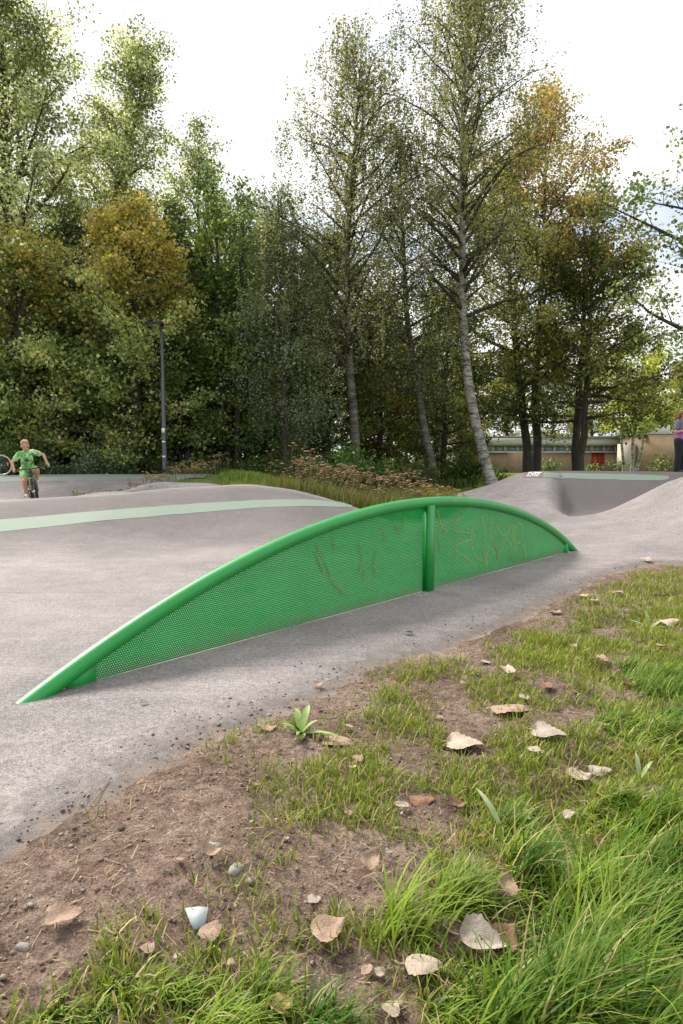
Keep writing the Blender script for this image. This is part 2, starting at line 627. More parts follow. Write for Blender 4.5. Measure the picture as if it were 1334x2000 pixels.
# crumbled border: dark old asphalt with soil on it
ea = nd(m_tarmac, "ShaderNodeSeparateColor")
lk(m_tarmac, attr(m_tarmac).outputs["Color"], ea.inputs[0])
en = mth(m_tarmac, 'ADD', ea.outputs[0], mth(m_tarmac, 'MULTIPLY', mth(m_tarmac, 'SUBTRACT', tnoise(m_tarmac, oc, 9, 9, 0.85), 0.5), 2.2))
base = mixc(m_tarmac, ramp(m_tarmac, en, [(0.10, 0.85), (0.66, 0.0)]), base, (0.115, 0.098, 0.093))
dust = mth(m_tarmac, 'ADD', ea.outputs[0], mth(m_tarmac, 'MULTIPLY', mth(m_tarmac, 'SUBTRACT', tnoise(m_tarmac, oc, 11, 6, 0.75), 0.5), 1.1))
base = mixc(m_tarmac, ramp(m_tarmac, dust, [(0.02, 0.65), (0.22, 0.0)]), base, (0.25, 0.19, 0.15))
base = mixc(m_tarmac, mth(m_tarmac, 'MULTIPLY', ea.outputs[1], 0.78), base, (0.105, 0.093, 0.094))  # darker berm wall, and the hump face's shade painted into the colour
setc(m_tarmac, base)
hb = mth(m_tarmac, 'ADD', fine, mth(m_tarmac, 'MULTIPLY', grit.outputs["Distance"], 0.8))
bump(m_tarmac, hb, 0.55, 0.006)
track = tag(obj("pump_track", np_mesh("pump_track", np.concatenate([V, skirt]), [cf, sk], edge_and_tone, True), m_tarmac), kind='structure')


# ------------------------------------------------------------------ painted bands and lettering on the tarmac
def paint_mat(name, c, worn=0.35):
    m = mat(name, 0.75, spec=0.3)
    o = coords(m)
    f = tnoise(m, o, 150, 3, 0.75)
    w = tnoise(m, o, 4.5, 6, 0.72, 0.6)
    col = mixc(m, 0.55, c, ramp(m, f, [(0.3, 0.22), (0.5, 0.5), (0.72, 0.72)]), 'OVERLAY')
    col = mixc(m, ramp(m, w, [(0.56, 0.0), (0.78, worn * 2)]), col, (0.28, 0.25, 0.235))
    setc(m, col)
    bump(m, f, 0.4, 0.004)
    return m


m_mint = paint_mat("mint_paint", (0.19, 0.245, 0.200))
m_white = paint_mat("white_paint", (0.75, 0.75, 0.74), 0.1)
m_darkpaint = paint_mat("dark_paint", (0.17, 0.15, 0.15), 0.1)


def band(name, xs, top, bot, material, n=60, across=5, lift=0.003):
    X = np.linspace(xs[0], xs[-1], n)
    T, B = np.interp(X, xs, top), np.interp(X, xs, bot)
    rows = []
    for x, t, b in zip(X, T, B):
        a, c = G(x, b), G(x, t)
        rows.append([a[:2] + (c[:2] - a[:2]) * j / across for j in range(across + 1)])
    g = np.array(rows)
    if n > 12:
        ker = np.array([.25, .5, .25])
        for _ in range(3):
            gi = g.copy()
            gi[1:-1] = g[:-2] * .25 + g[1:-1] * .5 + g[2:] * .25
            g = gi
    x, y = g[..., 0].ravel(), g[..., 1].ravel()
    ed = edge_dist(x, y, TRACK)
    z = tarmac_z(x, y, ed) + lift
    m = across + 1
    i, j = np.meshgrid(np.arange(n - 1), np.arange(across), indexing='ij')
    q = np.stack([i * m + j, (i + 1) * m + j, (i + 1) * m + j + 1, i * m + j + 1], -1).reshape(-1, 4)
    return obj(name, np_mesh(name, np.stack([x, y, z], 1), [q], None, True), material, track)


band("painted_band", [-120, 0, 200, 400, 510, 600, 688], [1026, 1016, 998, 983, 977, 975.5, 984], [1054, 1040, 1018, 1001, 992, 989, 991.5],
     m_mint, 110, 6)
band("painted_band", [-200, 0, 150, 300, 400], [936, 932, 931, 929, 928], [946, 941, 939, 936.5, 933], m_mint, 80, 4)
band("painted_band", [286, 300, 330, 392], [953, 946.3, 946.5, 949], [957, 957, 957, 952], m_mint, 40, 4)
band("painted_band", [1062, 1110, 1172, 1240, 1290, 1306], [923.8, 924.5, 925.6, 927, 929, 930.5], [933.5, 935, 937, 938.6, 939.5, 936],
     m_mint, 60, 5)
band("painted_patch", [1022, 1060], [923, 923], [933.5, 933.8], m_darkpaint, 14, 4, 0.005)


def lettering(text, x0, x1, ytop, ybot, name):
    cu = bpy.data.curves.new(name, 'FONT')
    cu.body = text
    cu.size = 1.0
    cu.shear = 0.25
    cu.offset = 0.03
    cu.resolution_u = 2
    tmp = bpy.data.objects.new(name, cu)
    COL.objects.link(tmp)
    dg = bpy.context.evaluated_depsgraph_get()
    me = bpy.data.meshes.new_from_object(tmp.evaluated_get(dg))
    bpy.data.objects.remove(tmp)
    co = np.array([v.co[:] for v in me.vertices])
    lo, hi = co.min(0), co.max(0)
    u, w = (co[:, 0] - lo[0]) / (hi[0] - lo[0]), (co[:, 1] - lo[1]) / (hi[1] - lo[1])
    c00, c10, c01, c11 = [G(*p)[:2] for p in ((x0, ybot), (x1, ybot), (x0, ytop), (x1, ytop))]
    xy = ((1 - u) * (1 - w))[:, None] * c00 + (u * (1 - w))[:, None] * c10 + ((1 - u) * w)[:, None] * c01 + (u * w)[:, None] * c11
    z = tarmac_z(xy[:, 0], xy[:, 1], edge_dist(xy[:, 0], xy[:, 1], TRACK)) + 0.014
    me.vertices.foreach_set("co", np.concatenate([xy, z[:, None]], 1).astype(np.float32).ravel())
    me.update()
    me.materials.clear()
    o = obj(name, me, m_white, track)
    return o


lettering("PUMP", 1031, 1058, 923.4, 928.2, "painted_word")
lettering("FACTORY", 1028, 1053.5, 928.7, 932.2, "painted_word")

# ------------------------------------------------------------------ ground sheet
rr1, aa1 = polar_points(0.4, 9.0, 1.0105, 1.03, 0, 1, 1)
r2 = 9.0
rr2 = []
while r2 < 900:
    rr2.append(r2)
    r2 *= 1.028
rad = np.concatenate([rr1, rr2])
fa = np.radians(np.concatenate([np.arange(35, 145, 0.36), np.arange(145, 395, 5.0)]))
RA, FA = np.meshgrid(rad, fa, indexing='ij')
gx, gy = (RA * np.cos(FA)).ravel(), (RA * np.sin(FA)).ravel()
gin = inside(gx, gy, TRACK)
ged = edge_dist(gx, gy, tp)
sd = np.where(gin, -ged, ged)                              # >0 off the tarmac
near = np.exp(-np.hypot(gx, gy) / 9.0)


def soil_relief(x, y):
    a = 0.055 * (fbm(x * 1.5, y * 1.5, 3, 31) - 0.5)
    b = 0.038 * (fbm(x * 7, y * 7, 4, 32) - 0.5)
    c = 0.022 * (fbm(x * 34, y * 34, 3, 33) - 0.5)
    pits = -0.035 * sstep(0.62, 0.8, fbm(x * 3.1 + 4, y * 3.1, 3, 37))
    return a + b + c + pits


def ground_z(x, y, s):
    off = sstep(-0.05, 0.10, s)
    spill = 0.030 * (fbm(x * 5.5, y * 5.5, 4, 51) - 0.52) + 0.012 * (fbm(x * 26, y * 26, 3, 52) - 0.5)   # soil kicked over the border
    rel = soil_relief(x, y) * np.clip(s / 0.45, 0.15, 1)
    return H(x, y) - 0.16 * sstep(-0.16, -0.34, s) - 0.012 + spill * sstep(-0.34, -0.1, s) * sstep(0.5, 0.1, s) + off * (0.004 + rel) - 0.012 * sstep(0.0, -0.14, s)


gz = ground_z(gx, gy, sd)
lawn = sstep(0.35, 0.9, sd)
forest = sstep(17.5, 20, gy + 0.12 * gx) * (1 - sstep(1.5, 4.5, gx - 0.10 * gy)) 
forest = np.where((gx > 3) & (gy > 19), 0.25 * forest, forest)
gcol3 = np.stack([np.clip(sd / 2.0, 0, 1), forest, np.clip(sstep(9, 14, np.hypot(gx, gy)), 0, 1)], 1)
na, nr = len(fa), len(rad)
i, j = np.meshgrid(np.arange(nr - 1), np.arange(na), indexing='ij')
j2 = (j + 1) % na
gq = np.stack([i * na + j, (i + 1) * na + j, (i + 1) * na + j2, i * na + j2], -1).reshape(-1, 4)
m_soil = mat("soil_and_turf", 0.95, spec=0.15)
oc = coords(m_soil)
n1 = tnoise(m_soil, oc, 1.6, 6, 0.62, 0.5)
n2 = tnoise(m_soil, oc, 26, 5, 0.7)
n3 = tnoise(m_soil, oc, 140, 4, 0.75)
soil = ramp(m_soil, n1, [(0.30, (0.120, 0.080, 0.060)), (0.5, (0.245, 0.170, 0.132)), (0.68, (0.375, 0.280, 0.226))])
soil = mixc(m_soil, 0.9, soil, ramp(m_soil, n2, [(0.28, 0.14), (0.72, 0.80)]), 'OVERLAY')
soil = mixc(m_soil, 0.9, soil, ramp(m_soil, n3, [(0.3, 0.16), (0.7, 0.88)]), 'OVERLAY')
crumb = nd(m_soil, "ShaderNodeTexVoronoi", feature='F1')
crumb.inputs["Scale"].default_value = 210
lk(m_soil, oc, crumb.inputs["Vector"])
cs = nd(m_soil, "ShaderNodeSeparateColor")
lk(m_soil, crumb.outputs["Color"], cs.inputs[0])
soil = mixc(m_soil, ramp(m_soil, cs.outputs[0], [(0.93, 0), (0.96, 0.45)]), soil, (0.43, 0.36, 0.29))
gs = nd(m_soil, "ShaderNodeSeparateColor")
lk(m_soil, attr(m_soil).outputs["Color"], gs.inputs[0])
turf = ramp(m_soil, tnoise(m_soil, oc, 3.0, 6, 0.7), [(0.3, (0.060, 0.095, 0.022)), (0.55, (0.12, 0.17, 0.035)), (0.75, (0.19, 0.22, 0.06))])
turf = mixc(m_soil, 0.7, turf, ramp(m_soil, n2, [(0.3, 0.25), (0.7, 0.75)]), 'OVERLAY')
litter = ramp(m_soil, tnoise(m_soil, oc, 9.0, 6, 0.75), [(0.3, (0.035, 0.028, 0.018)), (0.55, (0.075, 0.058, 0.034)), (0.75, (0.10, 0.115, 0.035))])
col = mixc(m_soil, gs.outputs[2], soil, turf)
col = mixc(m_soil, gs.outputs[1], col, litter)
setc(m_soil, col)
bump(m_soil, mth(m_soil, 'ADD', n3, mth(m_soil, 'MULTIPLY', n2, 1.8)), 1.0, 0.02)
ground = tag(obj("ground", np_mesh("ground", np.stack([gx, gy, gz], 1), [gq], gcol3, True), m_soil), kind='structure')


def gz_at(x, y):
    x, y = np.atleast_1d(np.asarray(x, float)), np.atleast_1d(np.asarray(y, float))
    ins = inside(x, y, TRACK)
    e = edge_dist(x, y, tp)
    s = np.where(ins, -e, e)
    return np.where(ins, tarmac_z(x, y, e), ground_z(x, y, s)), s
# ------------------------------------------------------------------ the green arched rail
A0, B0 = G(44, 1371), G(1126, 1073)
m_green = mat("green_powder_coat", 0.32, (0.006, 0.30, 0.060), spec=0.5)
oc = coords(m_green)
gw = tnoise(m_green, oc, 6, 6, 0.7, 0.5)
gcol = ramp(m_green, gw, [(0.3, (0.001, 0.255, 0.036)), (0.7, (0.002, 0.30, 0.045))])
# scuffs where bikes grind along the top
sp = nd(m_green, "ShaderNodeMapping")
sp.inputs["Scale"].default_value = (3.0, 26, 26)
lk(m_green, oc, sp.inputs["Vector"])
sc_ = tnoise(m_green, sp.outputs["Vector"], 3.0, 6, 0.75, 0.3)
gcol = mixc(m_green, ramp(m_green, sc_, [(0.60, 0.0), (0.68, 0.6)]), gcol, (0.10, 0.17, 0.11))
setc(m_green, gcol)
m_green.node_tree.nodes['Principled BSDF'].inputs['Coat Weight'].default_value = 0.35
m_green.node_tree.nodes['Principled BSDF'].inputs['Coat Roughness'].default_value = 0.42
lk(m_green, ramp(m_green, tnoise(m_green, oc, 18, 5, 0.7), [(0.3, 0.36), (0.7, 0.52)]),
   m_green.node_tree.nodes["Principled BSDF"].inputs["Roughness"])

m_perf = mat("green_perforated_sheet", 0.5, (0.010, 0.37, 0.095), spec=0.15)
oc = coords(m_perf)
sx = nd(m_perf, "ShaderNodeSeparateXYZ")
lk(m_perf, oc, sx.inputs[0])
PITCH_X, PITCH_Z, HOLE = 0.0125, 0.0125 * math.sqrt(3), 0.0021


def lattice(shift):
    def cell(s, p, o):
        a = mth(m_perf, 'ADD', s, 50.0 + o)
        f = mth(m_perf, 'FRACT', mth(m_perf, 'DIVIDE', a, p))
        return mth(m_perf, 'MULTIPLY', mth(m_perf, 'SUBTRACT', f, 0.5), p)
    u = cell(sx.outputs["X"], PITCH_X, shift * PITCH_X / 2)
    v = cell(sx.outputs["Z"], PITCH_Z, shift * PITCH_Z / 2)
    return mth(m_perf, 'SQRT', mth(m_perf, 'ADD', mth(m_perf, 'MULTIPLY', u, u), mth(m_perf, 'MULTIPLY', v, v)))


hd = mth(m_perf, 'MINIMUM', lattice(0), lattice(1))
alpha = mth(m_perf, 'GREATER_THAN', hd, HOLE)
lk(m_perf, alpha, m_perf.node_tree.nodes["Principled BSDF"].inputs["Alpha"])
pc = ramp(m_perf, tnoise(m_perf, oc, 2.2, 5, 0.65), [(0.3, (0.0, 0.285, 0.050)), (0.7, (0.001, 0.345, 0.072))])
st = nd(m_perf, "ShaderNodeMapping")
st.inputs["Scale"].default_value = (9.0, 9.0, 2.2)
lk(m_perf, oc, st.inputs["Vector"])
streak = tnoise(m_perf, st.outputs["Vector"], 1.0, 5, 0.7, 0.6)
pc = mixc(m_perf, ramp(m_perf, streak, [(0.66, 0.0), (0.78, 0.42)]), pc, (0.16, 0.20, 0.02))
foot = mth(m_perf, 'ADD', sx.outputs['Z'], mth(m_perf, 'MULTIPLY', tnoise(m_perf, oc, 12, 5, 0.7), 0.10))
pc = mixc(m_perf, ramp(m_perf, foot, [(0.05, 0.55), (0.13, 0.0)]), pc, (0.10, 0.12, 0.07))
setc(m_perf, pc)

d_ = B0 - A0
L = float(np.hypot(d_[0], d_[1]))
yaw = math.atan2(d_[1], d_[0])
rail = thing("arched_grind_rail", "bright green arched tubular rail with perforated side panels and gold scribbles on tarmac", "rail",
             (float(A0[0]), float(A0[1]), 0.0), yaw)
TUBE_R = 0.041


def on_panel(px, py):
    """Where a sight line meets the panel plane, in the rail's frame."""
    a = np.array(P(px, py, 1.0)) - np.array((0, 0, CAM_H))
    o = np.array((0, 0, CAM_H)) - np.array((A0[0], A0[1], 0))
    c, s = math.cos(yaw), math.sin(yaw)
    oy, ay = -s * o[0] + c * o[1], -s * a[0] + c * a[1]
    t = (-0.0055 - oy) / ay
    w = o + a * t
    return np.array((c * w[0] + s * w[1], -0.0055, w[2]))


# local frame: x along the rail, y across (negative is the side with the lone upright), z up
TOP = np.array([on_panel(*p) for p in ((60, 1355), (103, 1317), (190, 1258), (262, 1209), (310, 1182), (400, 1123), (440, 1104), (520, 1063.5),
                                       (640, 1014), (730, 988.5), (800, 975), (835, 971.5), (880, 969), (925, 972), (982, 983.5),
                                       (1042, 1006), (1084, 1031.5), (1118, 1064))])
_fit = np.polynomial.Polynomial.fit(TOP[:, 0], TOP[:, 2], 6)
_slope = _fit.deriv()


def axis_z(x):
    x = np.asarray(x, float)
    xc = np.clip(x, TOP[0, 0], TOP[-1, 0])
    s = _slope(xc)
    return _fit(xc) - TUBE_R * np.sqrt(1 + s * s) + s * (x - xc)


def land_z(x):
    wx = A0[0] + math.cos(yaw) * np.asarray(x)
    wy = A0[1] + math.sin(yaw) * np.asarray(x)
    return H(wx, wy)


xs = np.linspace(-0.35, L + 0.22, 130)
MB().tube(np.stack([xs, 0 * xs, axis_z(xs)], 1), TUBE_R, 28).build("tube", m_green, rail, True)
XP = float(on_panel(833, 1157)[0])                      # upright


def panel(x0, x1, gap0, gap1):
    n = 80
    x = np.linspace(x0, x1, n)
    g = np.interp(x, [x0, x1], [gap0, gap1])
    zt = axis_z(x) - g
    zb = np.minimum(land_z(x) + 0.002, zt - 0.004)
    v, q = [], []
    for xx, a, b in zip(x, zb, zt):
        v += [[xx, 0, a], [xx, 0, b]]
    for i in range(n - 1):
        q.append([2 * i, 2 * i + 2, 2 * i + 3, 2 * i + 1])
    return MB().add(v, q).build("perforated_panel", m_perf, rail)


xl = float(on_panel(187, 1310)[0])
xr = float(on_panel(1101, 1076)[0])
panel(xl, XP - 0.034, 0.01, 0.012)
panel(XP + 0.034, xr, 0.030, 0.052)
zp = float(axis_z(XP))
MB().box((XP, -0.026, zp / 2 - 0.03), (0.074, 0.05, zp + 0.02)).build("upright", m_green, rail)
for xx in (XP - 0.048,):
    MB().box((xx, -0.004, zp / 2 - 0.03), (0.016, 0.004, zp - 0.04)).build("clamp_strip", m_green, rail)
m_bolt = mat("dull_steel", 0.45, (0.35, 0.36, 0.35), 0.8)
for zz in (0.13, 0.30, 0.47, 0.62):
    MB().tube([(XP - 0.048, -0.006, zz), (XP - 0.048, -0.010, zz)], 0.0045, 8).build("bolt", m_bolt, rail, True)
# end feet
x0, x1 = xl - 0.16, xl - 0.002
v = [(x0, 0, axis_z(x0)), (x1, 0, axis_z(x1)), (x1, 0, -0.05), (x0 + .03, 0, -0.05)]
vv = [(a, s * 0.012, c) for s in (-1, 1) for a, b, c in v]
MB().add(vv, [[0, 3, 2, 1], [4, 5, 6, 7], [0, 1, 5, 4], [1, 2, 6, 5], [2, 3, 7, 6], [3, 0, 4, 7]]).build("end_foot", m_green, rail)
MB().box((xr + 0.03, -0.012, float(axis_z(xr)) / 2 - 0.03), (0.05, 0.04, float(axis_z(xr)) + 0.02)).build("end_foot", m_green, rail)

# scribbles: marker lines on the near face of the right panel
m_gold = mat("gold_marker", 0.55, (0.44, 0.36, 0.05))
m_faint = mat("faded_gold_marker", 0.6, (0.13, 0.24, 0.035))


def on_panel(px, py):
    """Where a sight line meets the panel plane, in the rail's frame."""
    a = np.array(P(px, py, 1.0)) - np.array((0, 0, CAM_H))
    o = np.array((0, 0, CAM_H)) - np.array((A0[0], A0[1], 0))
    c, s = math.cos(yaw), math.sin(yaw)
    oy, ay = -s * o[0] + c * o[1], -s * a[0] + c * a[1]
    t = (-0.0055 - oy) / ay
    w = o + a * t
    return np.array((c * w[0] + s * w[1], -0.0055, w[2]))


def scribble(strokes, material, name, w):
    for k_, st_ in enumerate(strokes):
        pts = smooth_path([on_panel(*p) for p in st_], 8)
        pts[:, 1] -= 0.0007 * k_
        tg = np.gradient(pts, axis=0)
        nr_ = np.stack([-tg[:, 2], 0 * tg[:, 0], tg[:, 0]], 1)
        nr_ /= np.linalg.norm(nr_, axis=1)[:, None] + 1e-9
        ww = w * (0.6 + 0.7 * np.random.default_rng(len(pts)).random(len(pts)))[:, None]
        v = np.concatenate([pts + nr_ * ww, pts - nr_ * ww])
        n = len(pts)
        i = np.arange(n - 1)
        MB().add(v, np.stack([i, i + 1, n + i + 1, n + i], 1)).build(name, material, rail)


def z4(pts):
    return [(780 + x * 0.26987, 960 + y * 0.26994) for x, y in pts]


scribble([z4(s) for s in (
    [(275, 135), (288, 180), (298, 225), (320, 270), (352, 300)], [(335, 205), (318, 225), (300, 250), (290, 300), (285, 360)],
    [(470, 180), (425, 200), (390, 240), (400, 285), (470, 295), (530, 310), (540, 340), (470, 360), (410, 395), (405, 425), (455, 460),
     (520, 510), (550, 545), (552, 580)],
    [(555, 175), (535, 230), (522, 300), (525, 380), (540, 450), (570, 490), (610, 500), (628, 530), (630, 578)],
    [(595, 185), (612, 250), (620, 330), (605, 400), (620, 470), (628, 530)],
    [(670, 188), (658, 240), (660, 310), (680, 370), (705, 430), (718, 500)],
    [(630, 530), (632, 450), (655, 410), (680, 430), (695, 500), (693, 580)],
    [(700, 240), (720, 285), (752, 318), (790, 285), (805, 250)], [(805, 235), (790, 280), (770, 330), (740, 380), (725, 440)],
    [(770, 340), (795, 370), (810, 395)], [(820, 230), (812, 300), (822, 370), (835, 440), (845, 400), (828, 340), (830, 270), (855, 225)],
    [(855, 225), (882, 250), (886, 320), (875, 370), (845, 372)], [(890, 380), (905, 420), (910, 490)])], m_gold, "scribble_stroke", 0.0026)
scribble([z4(s) for s in ([(290, 300), (286, 360), (292, 430)], [(690, 350), (700, 420), (712, 500)], [(680, 360), (715, 440), (708, 495)],
                          [(400, 230), (395, 275)], [(612, 360), (610, 430)], [(790, 420), (800, 470), (830, 500), (880, 490)])] +
         [[(617, 1062), (628, 1088), (640, 1115), (650, 1140), (672, 1160)], [(612, 1075), (632, 1120)], [(700, 1062), (706, 1090), (700, 1120)],
          [(745, 1030), (752, 1055)], [(735, 1070), (728, 1100), (733, 1125)], [(770, 1018), (780, 1044)], [(712, 1105), (708, 1140)],
          [(788, 1010), (784, 1040)], [(650, 1048), (654, 1074)]], m_faint, "scribble_stroke", 0.0045)
# ------------------------------------------------------------------ trees
m_leaf = leafy("tree_leaves", 0.5, 0.45, 0.5)
m_bark = mat("grey_brown_bark", 0.9, spec=0.2)
oc = coords(m_bark)
mp = nd(m_bark, "ShaderNodeMapping")
mp.inputs["Scale"].default_value = (9, 9, 1.6)
lk(m_bark, oc, mp.inputs["Vector"])
setc(m_bark, ramp(m_bark, tnoise(m_bark, mp.outputs["Vector"], 2.2, 6, 0.7), [(0.3, (0.030, 0.026, 0.021)), (0.55, (0.075, 0.065, 0.052)), (0.75, (0.13, 0.118, 0.095))]))
bump(m_bark, tnoise(m_bark, mp.outputs["Vector"], 3.5, 5, 0.7), 0.7, 0.03)
m_birch = mat("birch_bark", 0.75, spec=0.3)
oc = coords(m_birch)
mp = nd(m_birch, "ShaderNodeMapping")
mp.inputs["Scale"].default_value = (2.0, 2.0, 9.0)
lk(m_birch, oc, mp.inputs["Vector"])
bk = ramp(m_birch, tnoise(m_birch, mp.outputs["Vector"], 1.3, 6, 0.72, 0.8), [(0.40, (0.045, 0.04, 0.036)), (0.48, (0.30, 0.28, 0.25)), (0.6, (0.48, 0.45, 0.41))])
bk = mixc(m_birch, ramp(m_birch, tnoise(m_birch, oc, 2.2, 5, 0.7), [(0.5, 0.0), (0.68, 0.8)]), bk, (0.07, 0.06, 0.052))
setc(m_birch, bk)
bump(m_birch, tnoise(m_birch, mp.outputs["Vector"], 2, 5, 0.7), 0.5, 0.02)


m_birch_dark = m_birch.copy()
m_birch_dark.name = 'weathered_birch_bark'
for n_ in m_birch_dark.node_tree.nodes:
    if n_.type == 'VALTORGB' and len(n_.color_ramp.elements) == 3:
        for el, c in zip(n_.color_ramp.elements, ((0.03, 0.027, 0.024, 1), (0.10, 0.09, 0.075, 1), (0.19, 0.175, 0.15, 1))):
            el.color = c


def leaf_cloud(pos, size, rng, col, flat=0.35, aspect=0.72, hang=0.0):
    """One small folded blade for every position."""
    n = len(pos)
    d = rng.normal(size=(n, 3))
    d[:, 2] = d[:, 2] * (1 - flat) - hang
    d /= np.linalg.norm(d, axis=1)[:, None]
    r = rng.normal(size=(n, 3))
    r[:, 2] *= (1 - flat)
    s = np.cross(d, r)
    s /= np.linalg.norm(s, axis=1)[:, None] + 1e-9
    L = (size * rng.uniform(0.65, 1.35, n))[:, None]
    W = L * aspect * 0.5
    nrm = np.cross(d, s)
    b = pos - d * L * 0.5
    t = pos + d * L * 0.5
    mid = pos - d * L * 0.06
    l_ = mid + s * W + nrm * W * 0.3
    r_ = mid - s * W + nrm * W * 0.3
    V = np.stack([b, l_, t, r_], 1).reshape(-1, 3)
    F = np.arange(4 * n).reshape(n, 4)
    return V, F, np.repeat(col, 4, axis=0)


LEAF_N, LEAF_S = 1.75, 1.12


def tree_shape(seed, height, crown_base, crown_r, profile, trunk_r, n_prim=34, up=(0.25, 0.9), bend=0.0, n_sec=9, sec_len=0.42,
               leaves=26, leaf=0.09, spread=0.22, hang=0.0, droop=0.0, trunk=None, palette=None, stems=1, gap=0.25, thick=1.0, lean_bias=(0, 0)):
    """Arrays for trunk, branches and crown, standing at the origin."""
    leaves, leaf, n_sec = leaves * LEAF_N, leaf * LEAF_S, int(n_sec * 1.15)
    rng = np.random.default_rng(seed)
    trunk_mb, br = MB(), MB()
    paths = []
    for s in range(stems):
        if trunk is not None and s == 0:
            tp_ = smooth_path(np.array(trunk, float), 4)
        else:
            zz = np.linspace(-0.15, 1, 14) * height * (1 if s == 0 else rng.uniform(0.8, 0.95))
            a = rng.uniform(0, 2 * math.pi)
            sp_ = (0.0 if stems == 1 else 0.075) * height
            wob = np.cumsum(rng.normal(0, height * 0.006, (14, 2)), 0)
            f = np.clip(zz / height, 0, 1) ** 0.8
            ox_ = (0.16 * math.cos(a) * (stems > 1)) + sp_ * f * math.cos(a)
            oy_ = (0.16 * math.sin(a) * (stems > 1)) + sp_ * f * math.sin(a)
            tp_ = np.stack([ox_ + wob[:, 0], oy_ + wob[:, 1], zz], 1)
        hh = np.clip(tp_[:, 2] / tp_[-1, 2], 0, 1)
        rad_ = trunk_r * (1 if stems == 1 else 0.72) * ((1 - hh) ** 0.85 * 0.93 + 0.05) + trunk_r * 0.35 * np.exp(-np.maximum(tp_[:, 2], 0) / 0.25)
        trunk_mb.tube(tp_, rad_, 10)
        paths.append((tp_, rad_))
    s0, s1, s2, uu = [], [], [], []
    az = rng.uniform(0, 6.28)
    for i in range(n_prim):
        tp_, rad_ = paths[i % stems]
        top = tp_[-1, 2]
        u = (i + rng.uniform(0, 1)) / n_prim
        h = crown_base + (top - crown_base) * (u ** 0.95) * 0.985
        base = np.array([np.interp(h, tp_[:, 2], tp_[:, k]) for k in range(3)])
        rb = np.interp(h, tp_[:, 2], rad_)
        az += 2.39996 + rng.normal(0, 0.35)
        length = crown_r * profile(u) * rng.uniform(0.62, 1.15)
        if rng.random() < gap * 0.5:
            length *= 0.55
        el = up[0] + (up[1] - up[0]) * u + rng.normal(0, 0.12)
        d = np.array([math.cos(az) * math.cos(el), math.sin(az) * math.cos(el), math.sin(el)])
        d[:2] += np.array(lean_bias)
        pts = [base]
        n = 7
        for k in range(n):
            d = d + rng.normal(0, 0.10, 3)
            d[2] += bend * (k / n) - droop * (k / n) ** 2
            d /= np.linalg.norm(d)
            pts.append(pts[-1] + d * length / n)
        pts = np.array(pts)
        r0 = min(rb * 0.62, 0.012 + 0.021 * length) * thick
        br.tube(pts, np.linspace(r0, 0.006, n + 1), 5, False)
        ns = max(3, int(n_sec * (0.45 + 0.55 * length / crown_r)))
        for k in range(ns):
            t = 0.18 + 0.82 * (k + rng.random()) / ns
            f = t * n
            i0 = min(int(f), n - 1)
            p0 = pts[i0] + (pts[i0 + 1] - pts[i0]) * (f - i0)
            dirp = pts[i0 + 1] - pts[i0]
            dirp /= np.linalg.norm(dirp)
            q = rng.normal(size=3)
            q -= dirp * q.dot(dirp)
            q /= np.linalg.norm(q)
            d2_ = dirp * rng.uniform(0.35, 0.9) + q * rng.uniform(0.5, 1.0)
            d2_[2] += 0.15 - droop * 0.5
            d2_ /= np.linalg.norm(d2_)
            l2 = crown_r * sec_len * rng.uniform(0.5, 1.1) * (1.1 - 0.55 * t)
            p1 = p0 + d2_ * l2 * 0.5
            d2_[2] -= droop * 0.9
            p2 = p1 + d2_ * l2 * 0.5
            br.tube(np.array([p0, p1, p2]), [max(r0 * 0.38 * (1 - 0.6 * t), 0.006), 0.006, 0.003], 3, False)
            s0.append(p0)
            s1.append(p1)
            s2.append(p2)
            uu.append(u)
    s0, s1, s2, uu = map(np.array, (s0, s1, s2, uu))
    ns = len(s0)
    cnt = rng.poisson(leaves * rng.gamma(2.2, 1 / 2.2, ns))
    idx = np.repeat(np.arange(ns), cnt)
    t = rng.random(len(idx)) ** 0.75
    a, b, c = s0[idx], s1[idx], s2[idx]
    tt = t[:, None]
    pos = (1 - tt) ** 2 * a + 2 * tt * (1 - tt) * b + tt ** 2 * c
    pos = pos + rng.normal(0, 1, pos.shape) * spread * np.array([1, 1, 0.6])
    if hang:
        strand = rng.integers(0, 5, len(idx)) + idx * 5
        srng = np.random.default_rng(seed + 5)
        ln = srng.gamma(2.0, hang / 2, ns * 5)
        offs = srng.normal(0, spread * 1.3, (ns * 5, 3))
        pos = (1 - tt) ** 2 * a + 2 * tt * (1 - tt) * b + tt ** 2 * c
        st = srng.random(ns * 5)
        pstr = (1 - st[strand])[:, None] * a + st[strand][:, None] * c + offs[strand]
        drop = rng.random(len(idx))
        pos2 = pstr + rng.normal(0, 0.035, pos.shape)
        pos2[:, 2] -= drop * ln[strand]
        use = rng.random(len(idx)) < 0.7
        pos = np.where(use[:, None], pos2, pos + rng.normal(0, spread * 0.7, pos.shape))
    pos = pos[pos[:, 2] > 0.12]
    idx = idx[:len(pos)]
    col = palette(pos, rng, height)
    V, F, C = leaf_cloud(pos, leaf, rng, col, 0.35, 0.74 if not hang else 0.66, 0.25 if hang else 0.0)
    return trunk_mb, br, (V, F, C)


